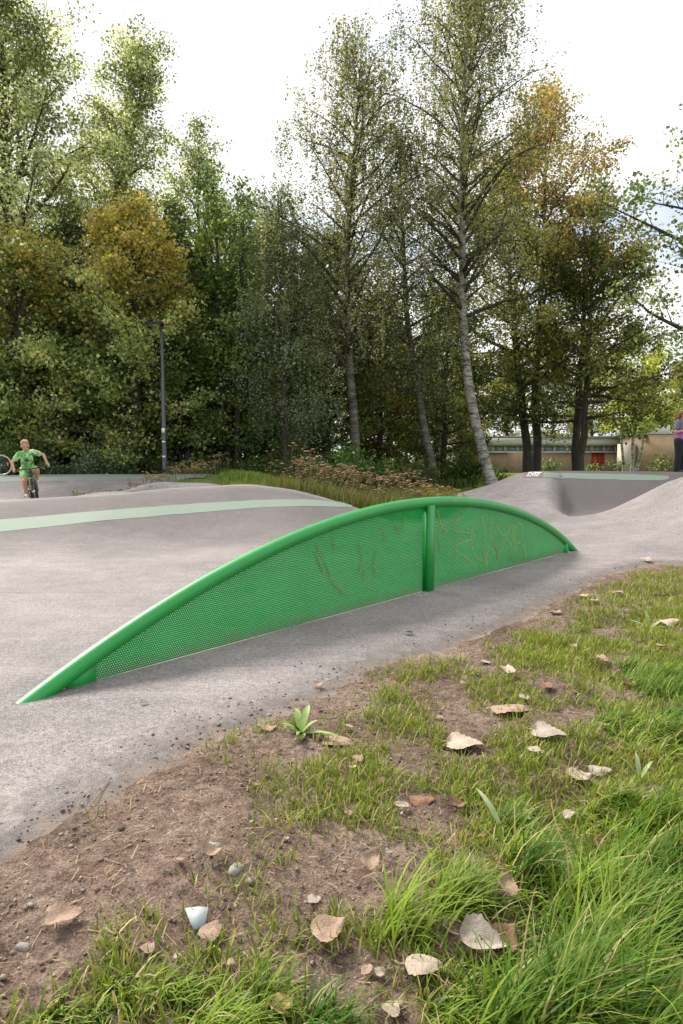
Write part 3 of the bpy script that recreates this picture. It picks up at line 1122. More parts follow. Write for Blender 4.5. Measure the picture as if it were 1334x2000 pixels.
def shades(*cols, var=0.28, clump=0.9, autumn=None):
    cols = np.array(cols)

    def f(pos, rng, height):
        n = len(pos)
        k = np.clip(fbm(pos[:, 0] * clump + pos[:, 2] * 0.7, pos[:, 1] * clump + pos[:, 2] * clump, 2, 3) + rng.normal(0, 0.22, n), 0, 0.999)
        k = np.clip((k - 0.25) * 2.0, 0, 0.999) * (len(cols) - 1)
        i = k.astype(int)
        c = cols[i] * (1 - (k - i))[:, None] + cols[i + 1] * (k - i)[:, None]
        if autumn is not None:
            ac, fn = autumn
            p = np.clip(fn(pos, height) + (fbm(pos[:, 0] * 1.3 + 7, pos[:, 2] * 1.3 + pos[:, 1], 2, 8) - 0.5) * 0.9, 0, 1)
            m = rng.random(n) < p
            ac = np.array(ac)
            pick = ac[rng.integers(0, len(ac), n)]
            c = np.where(m[:, None], pick, c)
        return c * np.array((1.92, 2.05, 2.35)) * np.exp(rng.normal(0, var, n))[:, None]
    return f


OLIVE = ((0.055, 0.075, 0.020), (0.115, 0.140, 0.036), (0.175, 0.200, 0.058), (0.26, 0.28, 0.12))
POPLAR = ((0.062, 0.074, 0.026), (0.118, 0.130, 0.048), (0.18, 0.19, 0.082), (0.38, 0.39, 0.26))  # last tone lightened to paint light glints into the leaves
BIRCH = ((0.045, 0.050, 0.022), (0.088, 0.092, 0.040), (0.135, 0.132, 0.062), (0.20, 0.185, 0.10))
MAPLE = ((0.030, 0.040, 0.013), (0.062, 0.074, 0.020), (0.105, 0.110, 0.030), (0.16, 0.150, 0.045))
DARK = ((0.030, 0.044, 0.013), (0.058, 0.080, 0.021), (0.090, 0.115, 0.030), (0.13, 0.15, 0.045))
LEAFGREEN = ((0.035, 0.060, 0.014), (0.072, 0.110, 0.024), (0.115, 0.155, 0.035), (0.18, 0.20, 0.06))
GOLD = ((0.30, 0.225, 0.050), (0.23, 0.195, 0.050), (0.28, 0.19, 0.050), (0.17, 0.16, 0.04))
RUSSET = ((0.225, 0.130, 0.042), (0.17, 0.122, 0.042), (0.22, 0.150, 0.048), (0.14, 0.12, 0.04))


def oval(u):
    return max(0.12, math.sin(math.pi * min(1, 0.12 + 0.88 * u) ** 0.9) ** 0.7 * (1.0 - 0.25 * u))


def column(u):
    return max(0.22, (1 - u) ** 0.42 * (0.75 + 0.25 * math.sin(math.pi * min(1, u * 1.3 + 0.1))))


def dome(u):
    return max(0.14, (1 - u ** 2.2) ** 0.6)


def broom(u):
    return max(0.16, (0.55 + 0.7 * u) * (1 - u ** 4) ** 0.5)


def plant_tree(name, label, px, d, group=None, bark=None, cat="tree", **kw):
    x = P(px, 900, d)[0]
    z = float(gz_at(x, d)[0][0])
    t, b, (V_, F_, C_) = tree_shape(**kw)
    root = thing(name, label, cat, (x, d, z), 0, group)
    bm_ = bark or m_bark
    t.build("trunk", bm_, root, True)
    b.build("branches", bm_ if bark is None else m_bark, root, True)
    obj("crown", np_mesh("crown", V_, [F_], C_), m_leaf, root)
    return root


def top_z(py, d):
    return P(667, py, d)[2]


def gold_top(lo, hi, k=0.9):
    return lambda p, h: k * sstep(lo, hi, p[:, 2])


plant_tree("poplar_tree", "tallest poplar with pale flickering leaves, towering behind the boy on the bicycle", 28, 25, seed=1, height=top_z(-130, 25),
           crown_base=3.4, crown_r=6.0, profile=column, trunk_r=0.30, n_prim=62, up=(0.5, 1.15), bend=0.12, n_sec=11, leaves=66, leaf=0.094,
           spread=0.24, palette=shades(*POPLAR, autumn=(((0.35, 0.22, 0.03),), lambda p, h: -0.28 + 0 * p[:, 2])))
plant_tree("poplar_tree", "second poplar, narrower, rising directly behind the lamp post", 225, 29, seed=2, height=top_z(98, 29),
           crown_base=4.0, crown_r=4.5, profile=column, trunk_r=0.27, n_prim=50, up=(0.45, 1.1), bend=0.12, n_sec=10, leaves=58, leaf=0.10,
           spread=0.25, palette=shades(*POPLAR), trunk=[(-1.3, 0, -0.2), (-1.2, 0, 3), (-0.9, 0, 7), (0.2, 0, 11), (1.3, 0, 15), (1.7, 0, top_z(98, 29))])
plant_tree("poplar_tree", "shortest poplar, its top showing between second poplar and leafy green maple", 400, 33, seed=3, height=top_z(268, 33),
           crown_base=4.5, crown_r=3.9, profile=column, trunk_r=0.22, n_prim=36, up=(0.45, 1.1), bend=0.1, n_sec=9, leaves=38, leaf=0.105,
           spread=0.25, palette=shades(*POPLAR))
plant_tree("maple_tree", "maple with a golden top and layered green skirts behind the lamp post", 262, 23.5, seed=4, height=top_z(428, 23.5),
           crown_base=1.2, crown_r=3.0, profile=dome, trunk_r=0.2, n_prim=52, up=(0.05, 0.95), bend=0.05, n_sec=10, leaves=40, leaf=0.105,
           spread=0.19, palette=shades(*OLIVE, autumn=(GOLD, gold_top(4.2, 7.8, 0.85))))
plant_tree("maple_tree", "yellowing maple at the wood's edge behind the boy on the bicycle", 55, 22.5, seed=5, height=top_z(500, 22.5),
           crown_base=1.0, crown_r=3.2, profile=dome, trunk_r=0.2, n_prim=50, up=(0.05, 0.9), bend=0.05, n_sec=10, leaves=38, leaf=0.105,
           spread=0.2, palette=shades(*OLIVE, autumn=(GOLD, gold_top(3.2, 7.8, 0.55))))
plant_tree("field_maple_tree", "fresh green tree fanning many thin upright stems, right of the lamp post", 448, 25, seed=6, height=top_z(362, 25),
           crown_base=2.2, crown_r=2.7, profile=broom, trunk_r=0.2, n_prim=44, up=(0.75, 1.25), bend=0.08, n_sec=8, leaves=23, leaf=0.11, stems=4,
           spread=0.2, gap=0.8, palette=shades(*LEAFGREEN))
plant_tree("birch_tree", "low weeping silver-leaved birch left of the tall multi-branched birch", 560, 22.0, seed=7, height=top_z(385, 22.0),
           crown_base=1.6, crown_r=2.3, profile=dome, trunk_r=0.12, n_prim=44, up=(0.4, 0.9), droop=0.45, n_sec=8, leaves=46, leaf=0.062, hang=0.9,
           spread=0.16, palette=shades((0.035, 0.042, 0.02), (0.07, 0.082, 0.04), (0.105, 0.12, 0.062), (0.14, 0.16, 0.09)))
plant_tree("birch_tree", "tall birch with airy drooping sprays and a grey upright trunk behind the dry flowers", 690, 22.5, seed=8, height=top_z(92, 22.5), bark=m_birch_dark,
           crown_base=3.6, crown_r=4.3, profile=oval, trunk_r=0.17, n_prim=66, up=(0.6, 1.0), droop=0.30, n_sec=9, leaves=54, leaf=0.066, hang=1.0,
           spread=0.17, palette=shades(*BIRCH), gap=0.7,
           trunk=[(0.1, 0, -0.2), (0.1, 0, 1.0), (0.0, 0, 2.6), (-0.15, 0, 4.5), (-0.2, 0, 7.5), (0, 0, 10.5), (0.25, 0, top_z(92, 22.5))])
plant_tree("birch_tree", "thin dark-leaved birch between the upright birch and the leaning white birch", 842, 23.5, seed=9, height=top_z(250, 23.5), bark=m_birch_dark,
           crown_base=2.6, crown_r=2.8, profile=oval, trunk_r=0.15, n_prim=46, up=(0.45, 0.95), droop=0.35, n_sec=8, leaves=48, leaf=0.066, hang=0.8,
           spread=0.17, palette=shades((0.028, 0.036, 0.015), (0.055, 0.066, 0.028), (0.09, 0.10, 0.043), (0.13, 0.135, 0.06)), gap=0.5,
           trunk=[(0.08, 0, -0.2), (0.02, 0, 0.8), (-0.25, 0, 2.0), (-0.5, 0, 3.6), (-0.85, 0, 5.6), (-1.0, 0, 8), (-1.2, 0, top_z(250, 23.5))])
plant_tree("birch_tree", "tallest birch with a white leaning trunk beside the right-hand berm", 962, 23.0, seed=10, height=top_z(-55, 23.0), bark=m_birch,
           crown_base=5.2, crown_r=4.4, profile=oval, trunk_r=0.185, n_prim=80, up=(0.55, 1.05), droop=0.28, n_sec=9, leaves=56, leaf=0.066, hang=1.05,
           spread=0.18, palette=shades(*BIRCH), gap=0.7,
           trunk=[(0.12, 0, -0.25), (0.0, 0, 0.1), (-0.25, 0, 0.9), (-0.55, 0, 2.0), (-0.8, 0, 3.2), (-0.98, 0, 4.6), (-1.08, 0, 6.5), (-1.15, 0, 9.5),
                  (-1.15, 0, 13), (-0.95, 0, top_z(-55, 23.0))])
plant_tree("maple_tree", "big maple turning russet at the top, twin dark trunks before the brick school", 1042, 28, seed=11, height=top_z(178, 28),
           crown_base=2.4, crown_r=5.2, profile=oval, trunk_r=0.27, n_prim=74, up=(0.12, 1.0), bend=0.03, n_sec=12, leaves=46, leaf=0.10, stems=2, thick=1.15,
           spread=0.21, gap=0.5, palette=shades(*MAPLE, autumn=(RUSSET, lambda p, h: 0.80 * sstep(6.0, 12.5, p[:, 2] + 1.3 * p[:, 0]) )))
plant_tree("maple_tree", "darker maple with ivy-black twin trunks right of the russet-topped maple", 1132, 27, seed=12, height=top_z(395, 27),
           crown_base=2.3, crown_r=3.6, profile=dome, trunk_r=0.24, n_prim=54, up=(0.05, 0.95), bend=0.03, n_sec=10, leaves=34, leaf=0.105, stems=2,
           spread=0.21, palette=shades(*MAPLE, autumn=(RUSSET, gold_top(6, 12, 0.45))))
plant_tree("walnut_tree", "open tree with dark sinuous boughs reaching in beside the standing woman", 1440, 20, seed=13, height=top_z(235, 20),
           crown_base=2.9, crown_r=4.4, profile=dome, trunk_r=0.26, n_prim=30, up=(0.1, 1.0), bend=0.10, n_sec=9, leaves=26, leaf=0.11, thick=1.25,
           spread=0.22, gap=0.8, palette=shades((0.045, 0.065, 0.025), (0.085, 0.115, 0.04), (0.12, 0.15, 0.055), (0.19, 0.21, 0.09)))
plant_tree("young_tree", "slim young tree with pale forked stem and yellow-green leaves near the school", 1230, 33, seed=14, height=top_z(655, 33),
           crown_base=2.0, crown_r=2.2, profile=dome, trunk_r=0.11, n_prim=30, up=(0.2, 0.9), bend=0.03, n_sec=8, leaves=30, leaf=0.10, stems=3, bark=m_birch,
           spread=0.2, palette=shades((0.10, 0.12, 0.025), (0.17, 0.19, 0.04), (0.24, 0.25, 0.06), (0.30, 0.30, 0.09)))

# the wood behind: four kinds, then copies of them, each its own tree
KIND = []
KIND.append(("hornbeam_tree", tree_shape(21, 10.5, 0.5, 3.3, dome, 0.2, n_prim=46, up=(0.0, 0.95), bend=0.03, n_sec=10, leaves=36, leaf=0.125, spread=0.24,
                                         palette=shades(*DARK))))
KIND.append(("oak_tree", tree_shape(22, 12.5, 1.2, 3.5, oval, 0.24, n_prim=48, up=(0.1, 1.0), bend=0.03, n_sec=10, leaves=34, leaf=0.125, spread=0.25,
                                    palette=shades(*MAPLE))))
KIND.append(("hazel_tree", tree_shape(23, 6.5, 0.3, 2.7, dome, 0.12, n_prim=40, up=(0.2, 1.0), bend=0.02, n_sec=9, leaves=36, leaf=0.12, stems=4, spread=0.23,
                                      palette=shades(*LEAFGREEN))))
KIND.append(("elm_tree", tree_shape(24, 9.0, 1.0, 2.9, oval, 0.17, n_prim=42, up=(0.1, 1.0), bend=0.03, n_sec=9, leaves=32, leaf=0.125, spread=0.25,
                                    palette=shades((0.05, 0.055, 0.014), (0.10, 0.10, 0.024), (0.17, 0.15, 0.035), (0.24, 0.19, 0.05)))))
PROTO = []
for nm, (t, b, (V_, F_, C_)) in KIND:
    PROTO.append((nm, t.mesh("trunk", True), b.mesh("branches", True), np_mesh("crown", V_, [F_], C_)))
    for me_, mt_ in zip(PROTO[-1][1:], (m_bark, m_bark, m_leaf)):
        me_.materials.append(mt_)
WOOD = [  # kind, frame x, distance, scale
    (0, -60, 26, 0.95), (0, 120, 26.5, 0.9), (2, 170, 24.5, 0.85), (0, 330, 27, 0.95), (1, 20, 31, 0.95), (1, 280, 33, 0.9), (0, 400, 28, 0.8),
    (2, 350, 24.5, 0.85), (0, 520, 29, 0.95), (3, 480, 32, 1.0), (1, 600, 31, 0.68), (0, 640, 27, 0.85), (3, 745, 28, 0.8), (0, 760, 32, 0.62),
    (1, 830, 34, 0.5), (3, 900, 33, 0.6), (0, 860, 28, 0.72), (1, 985, 78, 1.0), (0, 1150, 82, 1.2), (3, 1260, 76, 1.2), (1, 1080, 90, 1.2), (3, 1330, 80, 1.3),
    (0, 200, 38, 1.0), (1, 450, 40, 0.95), (0, 690, 40, 0.75), (1, -120, 36, 1.1), (0, 580, 36, 0.75), (3, 1480, 36, 1.1), (2, 20, 23.2, 0.7),
    (0, 560, 46, 0.8), (0, 330, 46, 1.1), (0, 80, 46, 1.1), (0, 790, 48, 0.7), (1, 900, 75, 1.0), (2, 540, 24.8, 0.62)]
WHAT = {"hornbeam_tree": "dark green leafy hornbeam in the wood behind the pump track", "oak_tree": "dull green broad oak in the wood behind the pump track",
        "hazel_tree": "bushy bright green hazel in the wood behind the pump track", "elm_tree": "yellowish green elm in the wood behind the pump track"}
wr = random.Random(4)
for kd, px, d, s in WOOD:
    nm, a, b, c = PROTO[kd]
    x = P(px, 900, d)[0]
    r = thing(nm, WHAT[nm], "tree", (x, d, float(gz_at(x, d)[0][0])), wr.uniform(0, 6.28), nm.split("_")[0] + "s of the wood")
    r.scale = (s * wr.uniform(0.92, 1.1), s * wr.uniform(0.92, 1.1), s)
    obj("trunk", a, None, r)
    obj("branches", b, None, r)
    obj("crown", c, None, r)


# ------------------------------------------------------------------ shrubs
def shrub(name, label, px, d, w, h, n, leaf, palette, seed, group=None):
    rng = np.random.default_rng(seed)
    x = P(px, 900, d)[0]
    root = thing(name, label, "shrub", (x, d, float(gz_at(x, d)[0][0])), 0, group)
    st, pos = MB(), []
    ns = 26
    for i in range(ns):
        a, rr_ = rng.uniform(0, 6.28), math.sqrt(rng.random()) * w * 0.5
        tip = np.array([math.cos(a) * rr_, math.sin(a) * rr_, h * rng.uniform(0.55, 1.05) * (1 - 0.45 * (rr_ / (w * 0.5)) ** 2)])
        midp = tip * np.array([0.45, 0.45, 0.6]) + rng.normal(0, 0.04, 3)
        pth = smooth_path([(tip[0] * .15, tip[1] * .15, -0.05), midp, tip], 5)
        st.tube(pth, np.linspace(0.014, 0.004, len(pth)), 4, False)
        m = n // ns
        t = rng.random(m) ** 0.6
        p = np.stack([np.interp(t * (len(pth) - 1), np.arange(len(pth)), pth[:, k]) for k in range(3)], 1)
        pos.append(p + rng.normal(0, 1, p.shape) * np.array([0.15, 0.15, 0.09]) * (w / 2) ** 0.5)
    pos = np.concatenate(pos)
    pos = pos[pos[:, 2] > 0.02]
    st.build("stems", m_bark, root, True)
    V_, F_, C_ = leaf_cloud(pos, leaf, rng, palette(pos, rng, h), 0.3, 0.7)
    obj("foliage", np_mesh("foliage", V_, [F_], C_), m_leaf, root)
    return root


SILVER = shades((0.035, 0.055, 0.03), (0.07, 0.105, 0.055), (0.12, 0.16, 0.09), (0.20, 0.24, 0.15))
BRIGHT = shades((0.028, 0.058, 0.010), (0.060, 0.115, 0.018), (0.10, 0.17, 0.03), (0.15, 0.22, 0.045))
DIM = shades(*DARK)
shrub("shrub", "rounded shrub with silvery green leaves left of the lamp post", 195, 20.9, 2.2, 1.35, 4200, 0.075, SILVER, 61)
shrub("shrub", "small silvery shrub right behind the boy's outstretched arm", 108, 21.3, 1.6, 1.0, 2600, 0.075, SILVER, 62)
shrub("shrub", "vivid green broad shrub behind the dry brown flower heads", 690, 19.6, 2.6, 1.45, 6500, 0.085, BRIGHT, 63)
shrub("shrub", "dark low shrub left of the vivid green shrub", 600, 20.6, 2.4, 1.2, 3800, 0.085, DIM, 64)
shrub("shrub", "dark shrub at the foot of the thin dark-leaved birch", 800, 21.5, 2.2, 0.85, 3000, 0.085, DIM, 65)
shrub("shrub", "light green spindly bush beside the red school door", 900, 27, 2.2, 1.4, 2600, 0.09, shades(*LEAFGREEN), 66)
shrub("shrub", "leafy branchy bush beside the standing woman's legs", 1296, 21.5, 1.1, 1.25, 420, 0.095, shades(*OLIVE), 67)
shrub("shrub", "dark green shrub at the wood's edge left of the boy", 20, 21.0, 2.2, 2.2, 4200, 0.09, shades(*LEAFGREEN), 68)
for i, px in enumerate((-40, 260, 330, 390, 450, 520)):
    shrub("undergrowth_bush", "low dark undergrowth bush along the wood's edge behind the far berm", px, 22.2 + 0.4 * (i % 3), 2.4, 0.9 + 0.25 * (i % 2), 2800, 0.09,
          DIM, 70 + i, "undergrowth bushes at the wood's edge")
for i, px in enumerate((960, 1075, 1160, 1210)):
    shrub("school_bush", "thin green bush growing before the brick school wall", px, 42 + i, 1.6, 0.9 + 0.3 * (i % 2), 380, 0.11, shades(*LEAFGREEN), 80 + i,
          "bushes before the school wall")
# ------------------------------------------------------------------ grass by the track
m_grass = leafy("grass_blades", 0.28, 0.6, 0.2)


def spots(lst):
    return [(*G(px, py)[:2], r, v) for px, py, r, v in lst]


BARE = spots([(330, 1560, .40, 1), (230, 1650, .38, 1), (420, 1500, .28, .9), (150, 1740, .26, 1), (50, 1850, .22, 1), (470, 1650, .15, .9), (390, 1740, .16, .9),
              (520, 1480, .18, .7), (640, 1640, .16, .8), (700, 1690, .14, .8), (830, 1585, .15, 1), (690, 1905, .12, 1), (750, 1960, .10, .9),
              (610, 1880, .08, .8), (640, 1380, .24, .8), (720, 1425, .18, .75), (860, 1290, .2, .5), (1000, 1395, .15, .7), (1120, 1500, .12, .7), (560, 1720, .12, .8), (500, 1790, .12, .7),
              (1200, 1350, .15, .6), (1100, 1190, .25, .5), (300, 1830, .10, .7), (880, 1600, .1, .8)])
LUSH = spots([(1130, 1740, .22, .16), (1270, 1850, .32, .17), (1060, 1960, .16, .14), (1290, 1640, .20, .13), (1310, 1440, .26, .10), (1334, 1340, .3, .09), (800, 1805, .05, .12),
              (240, 1930, .05, .07), (150, 1985, .05, .08), (880, 1745, .06, .09), (1190, 1570, .12, .10), (1000, 1610, .07, .08), (880, 1975, .07, .12), (1190, 1985, .22, .16),
              (1334, 1760, .28, .17), (420, 1990, .06, .08), (100, 1975, .05, .07), (330, 1930, .05, .06), (520, 1950, .05, .07), (640, 1990, .07, .09)])


def cover(x, y, s):
    d = 0.80 * np.ones_like(x)
    f = fbm(x * 4.2, y * 4.2, 4, 71)
    right = np.maximum(sstep(-0.3, 0.9, x - 0.25 * (y - 2.0)), 0.75 * sstep(1.62, 1.40, y))
    d *= sstep(0.36 - 0.16 * right, 0.60 - 0.14 * right, f) * (0.35 + 0.3 * right + (0.65 - 0.3 * right) * sstep(0.35, 0.65, fbm(x * 13, y * 13, 3, 73)))
    lush, ln = np.zeros_like(x), np.zeros_like(x)
    for cx, cy, r, v in LUSH:
        k = sstep(1.25, 0.45, np.hypot(x - cx, y - cy) / r + (f - .5) * 0.8)
        lush = np.maximum(lush, k)
        ln = np.maximum(ln, k * v)
    bare = np.zeros_like(x)
    for cx, cy, r, v in BARE:
        bare = np.maximum(bare, v * sstep(1.3, 0.6, np.hypot(x - cx, y - cy) / r + (f - .5) * 1.2))
    d = np.maximum(d * (1 - bare), 0.5 * lush)
    edge = sstep(0.02, 0.30, s + (f - .5) * 0.5)
    return d * edge, np.maximum(0.046 + 0.05 * (f - .5), 0), lush, ln


def blades(n, x0, x1, y0, y1, seed, wscale=1.0):
    rng = np.random.default_rng(seed)
    x, y = rng.uniform(x0, x1, n), rng.uniform(y0, y1, n)
    vis = np.abs(x) < 0.62 * y + 0.5
    x, y = x[vis], y[vis]
    cl = vnoise(x * 30, y * 30, 5)                              # tufting
    z, s = gz_at(x, y)
    d, ln, lush, _ = cover(x, y, s)
    keep = (rng.random(len(x)) < d * np.clip(0.35 + 1.3 * cl, 0, 1)) & (s > 0)
    x, y, z, ln, lush = x[keep], y[keep], z[keep], ln[keep], lush[keep]
    n = len(x)
    L = (ln + 0.03 * lush) * rng.uniform(0.45, 1.35, n)
    w = (0.0016 + 0.0010 * rng.random(n) + 0.0006 * lush) * wscale
    a = rng.uniform(0, 2 * math.pi, n)
    comb = fbm(x * 2.0, y * 2.0, 2, 90) * 3.0 - 2.1                 # tufts comb over together
    a = np.where(rng.random(n) < 0.70 * lush, comb + rng.normal(0, 0.55, n), a)
    lean = rng.uniform(0.15, 0.75, n) + 0.35 * lush
    hx, hy = np.cos(a), np.sin(a)
    px_, py_ = -hy, hx
    ts = np.array([0, 0.38, 0.72, 1.0])
    ww = np.array([1, 0.9, 0.62, 0.0])
    V_ = np.zeros((n, 7, 3))
    for k, (t, wk) in enumerate(zip(ts, ww)):
        th = lean * (0.35 + 1.0 * t)
        hor = L * t * np.sin(th)
        ver = L * t * np.cos(np.minimum(th, 1.75)) + 0.0
        cx, cy, cz_ = x + hx * hor, y + hy * hor, z - 0.006 + ver
        if k < 3:
            V_[:, 2 * k] = np.stack([cx + px_ * w * wk, cy + py_ * w * wk, cz_], 1)
            V_[:, 2 * k + 1] = np.stack([cx - px_ * w * wk, cy - py_ * w * wk, cz_], 1)
        else:
            V_[:, 6] = np.stack([cx, cy, cz_], 1)
    b = (np.arange(n) * 7)[:, None]
    Q = np.concatenate([b + np.array([0, 1, 3, 2]), b + np.array([2, 3, 5, 4])])
    T = b + np.array([4, 5, 6])
    g1, g2, g3 = np.array((0.085, 0.165, 0.012)), np.array((0.190, 0.270, 0.024)), np.array((0.290, 0.290, 0.060))
    k = np.clip(fbm(x * 3, y * 3, 3, 77) * 1.6 - 0.3 + rng.normal(0, 0.25, n), 0, 1)[:, None]
    c = g1 * (1 - k) + g2 * k
    k2 = (np.clip(rng.normal(0.25, 0.3, n), 0, 1) * (1 - 0.7 * lush))[:, None]
    c = c * (1 - k2) + g3 * k2
    dry = rng.random(n) < 0.16 - 0.10 * lush
    c = np.where(dry[:, None], np.array((0.40, 0.33, 0.17)), c) * np.exp(rng.normal(0, 0.2, n))[:, None]
    return V_.reshape(-1, 3), Q, T, np.repeat(c, 7, axis=0)


CLEAR = [G(*q)[:2] for q in ((945, 1868), (985, 1850), (990, 1775), (1132, 1515), (1172, 1498), (828, 1895), (1302, 1925), (1072, 1450), (1085, 1690), (1130, 1690))]


def clear_of(x, y, r):
    d = np.full(len(x), 9.0)
    for cx_, cy_ in CLEAR:
        d = np.minimum(d, np.hypot((x - cx_), (y - cy_ + 0.03) * 0.7))
    return d > r


def tufts(n_tuft, per, seed):
    """Long blades arching out of shared crowns, combed one way."""
    rng = np.random.default_rng(seed)
    cx, cy = rng.uniform(-1.6, 3.4, n_tuft * 40), 0.95 + 4.2 * rng.random(n_tuft * 40) ** 1.3
    zc, s = gz_at(cx, cy)
    d, _, lush, ln = cover(cx, cy, s)
    k = clear_of(cx, cy, 0.085) & (rng.random(len(cx)) < lush ** 2) & (np.abs(cx) < 0.62 * cy + 0.4) & (s > 0.1)
    cx, cy, zc, ln = cx[k][:n_tuft], cy[k][:n_tuft], zc[k][:n_tuft], ln[k][:n_tuft]
    m = len(cx)
    size = rng.uniform(0.7, 1.45, m)
    comb = -0.5 + 1.3 * (fbm(cx * 2.2, cy * 2.2, 2, 91) - 0.5) * 2
    col0 = rng.normal(0, 1, m)
    idx = np.repeat(np.arange(m), per)
    n = len(idx)
    x = cx[idx] + rng.normal(0, 0.022, n) * size[idx]
    y = cy[idx] + rng.normal(0, 0.022, n) * size[idx]
    z = zc[idx] - 0.01
    L = ln[idx] * size[idx] * rng.uniform(0.55, 1.5, n) * 1.05
    a = comb[idx] + rng.normal(0, 0.75, n)
    w = rng.uniform(0.0014, 0.0028, n)
    th0, bend = rng.uniform(0.05, 0.6, n), rng.uniform(0.7, 2.0, n)
    hx, hy = np.cos(a), np.sin(a)
    K = 6
    V_ = np.zeros((n, 2 * K - 1, 3))
    hor, ver = np.zeros(n), np.zeros(n)
    for k in range(K):
        t = k / (K - 1)
        wk = w * (1 - t ** 2.2) * (0.75 + 0.5 * math.sin(math.pi * min(1, t + .25)))
        c = np.stack([x + hx * hor, y + hy * hor, np.maximum(z + ver, z + 0.008)], 1)
        pw = np.stack([-hy * wk, hx * wk, 0 * wk], 1)
        if k < K - 1:
            V_[:, 2 * k], V_[:, 2 * k + 1] = c + pw, c - pw
        else:
            V_[:, 2 * k] = c
        th = th0 + bend * t
        hor = hor + L / (K - 1) * np.sin(th)
        ver = ver + L / (K - 1) * np.cos(th)
    b = (np.arange(n) * (2 * K - 1))[:, None]
    Q = np.concatenate([b + np.array([2 * k, 2 * k + 1, 2 * k + 3, 2 * k + 2]) for k in range(K - 2)])
    T = b + np.array([2 * K - 4, 2 * K - 3, 2 * K - 2])
    kk = np.clip(0.36 + 0.36 * col0[idx] + rng.normal(0, 0.25, n), 0, 1)[:, None]
    c = np.array((0.045, 0.115, 0.010)) * (1 - kk) + np.array((0.185, 0.265, 0.026)) * kk
    dry = rng.random(n) < 0.09
    c = np.where(dry[:, None], np.array((0.36, 0.31, 0.14)), c) * np.exp(rng.normal(0, 0.18, n))[:, None]
    return V_.reshape(-1, 3), Q, T, np.repeat(c, 2 * K - 1, axis=0)


parts = [blades(120000, -1.6, 1.7, 0.95, 2.6, 1), blades(120000, -0.8, 3.0, 2.6, 4.6, 2, 1.15), blades(110000, 0.3, 6.0, 4.6, 7.6, 3, 1.4), tufts(190, 75, 4)]
vo, Vs, Qs, Ts, Cs = 0, [], [], [], []
for v, q, t, c in parts:
    Vs.append(v)
    Qs.append(q + vo)
    Ts.append(t + vo)
    Cs.append(c)
    vo += len(v)
tag(obj("grass", np_mesh("grass", np.concatenate(Vs), [np.concatenate(Qs), np.concatenate(Ts)], np.concatenate(Cs)), m_grass),
    "patchy green grass tufts growing along the tarmac edge", "grass", kind='stuff')

# dry straw and crumbs lying on the soil
rng = np.random.default_rng(17)
n = 17000
x, y = rng.uniform(-1.7, 3.6, n), 0.95 + 5.0 * rng.random(n) ** 1.5
z, s = gz_at(x, y)
ok = (s > -0.12) & (np.abs(x) < 0.62 * y + 0.5) & (rng.random(n) < np.where(s < 0, 0.25, 0.9))
x, y, z = x[ok], y[ok], z[ok]
n = len(x)
a, L_ = rng.uniform(0, 6.28, n), rng.gamma(2.0, 0.008, n) + 0.005
hx, hy = np.cos(a), np.sin(a)
w = rng.uniform(0.0007, 0.0016, n)
up_ = rng.normal(0.10, 0.15, n)
b0 = np.stack([x, y, z + 0.004], 1)
b1 = np.stack([x + hx * L_, y + hy * L_, z + 0.005 + np.abs(up_) * L_], 1)
pw = np.stack([-hy * w, hx * w, 0 * w], 1)
Vv = np.stack([b0 - pw, b0 + pw, b1 + pw, b1 - pw], 1).reshape(-1, 3)
pal = np.array([(0.42, 0.33, 0.20), (0.30, 0.21, 0.12), (0.22, 0.14, 0.09), (0.36, 0.30, 0.16), (0.16, 0.11, 0.075)])
cc_ = pal[rng.integers(0, 5, n)]
tag(obj("straw_litter", np_mesh("straw_litter", Vv, [np.arange(4 * n).reshape(n, 4)], np.repeat(cc_, 4, axis=0)), m_grass),
    "bits of dry straw strewn over the bare soil", "litter", kind='stuff')

m_grit = mat("soil_crumbs", 0.9, spec=0.2)
setc(m_grit, attr(m_grit).outputs["Color"])
n = 22000
x, y = rng.uniform(-1.8, 2.5, n), 0.95 + 4.2 * rng.random(n) ** 1.4
z, s = gz_at(x, y)
ok = (s > -0.22) & (np.abs(x) < 0.62 * y + 0.5) & (rng.random(n) < np.where(s < 0, 0.3 * np.exp(s / 0.08) * 2, 1))
x, y, z = x[ok], y[ok], z[ok]
n = len(x)
r = np.minimum(rng.lognormal(-5.75, 0.5, n), 0.011)
oct_ = np.array([(1, 0, 0), (0, 1, 0), (-1, 0, 0), (0, -1, 0), (0, 0, .75), (0, 0, -.6)], float)
jit = rng.uniform(0.6, 1.3, (n, 6, 1))
rot = rng.uniform(0, 6.28, n)
co, si = np.cos(rot)[:, None], np.sin(rot)[:, None]
o_ = oct_[None] * jit
xx = o_[..., 0] * co - o_[..., 1] * si
yy = o_[..., 0] * si + o_[..., 1] * co
Vv = np.stack([x[:, None] + xx * r[:, None], y[:, None] + yy * r[:, None], z[:, None] + r[:, None] * 0.3 + o_[..., 2] * r[:, None]], -1).reshape(-1, 3)
tri = np.array([(0, 1, 4), (1, 2, 4), (2, 3, 4), (3, 0, 4), (1, 0, 5), (2, 1, 5), (3, 2, 5), (0, 3, 5)])
T = (np.arange(n)[:, None, None] * 6 + tri[None]).reshape(-1, 3)
pal = np.array([(0.21, 0.15, 0.12), (0.17, 0.12, 0.095), (0.28, 0.215, 0.175), (0.42, 0.37, 0.32), (0.13, 0.095, 0.08)])
cc_ = pal[rng.choice(5, n, p=(.3, .28, .22, .06, .14))]
tag(obj("soil_crumbs", np_mesh("soil_crumbs", Vv, [T], np.repeat(cc_, 6, axis=0)), m_grit), "small clods and grit on the bare soil", "grit", kind='stuff')


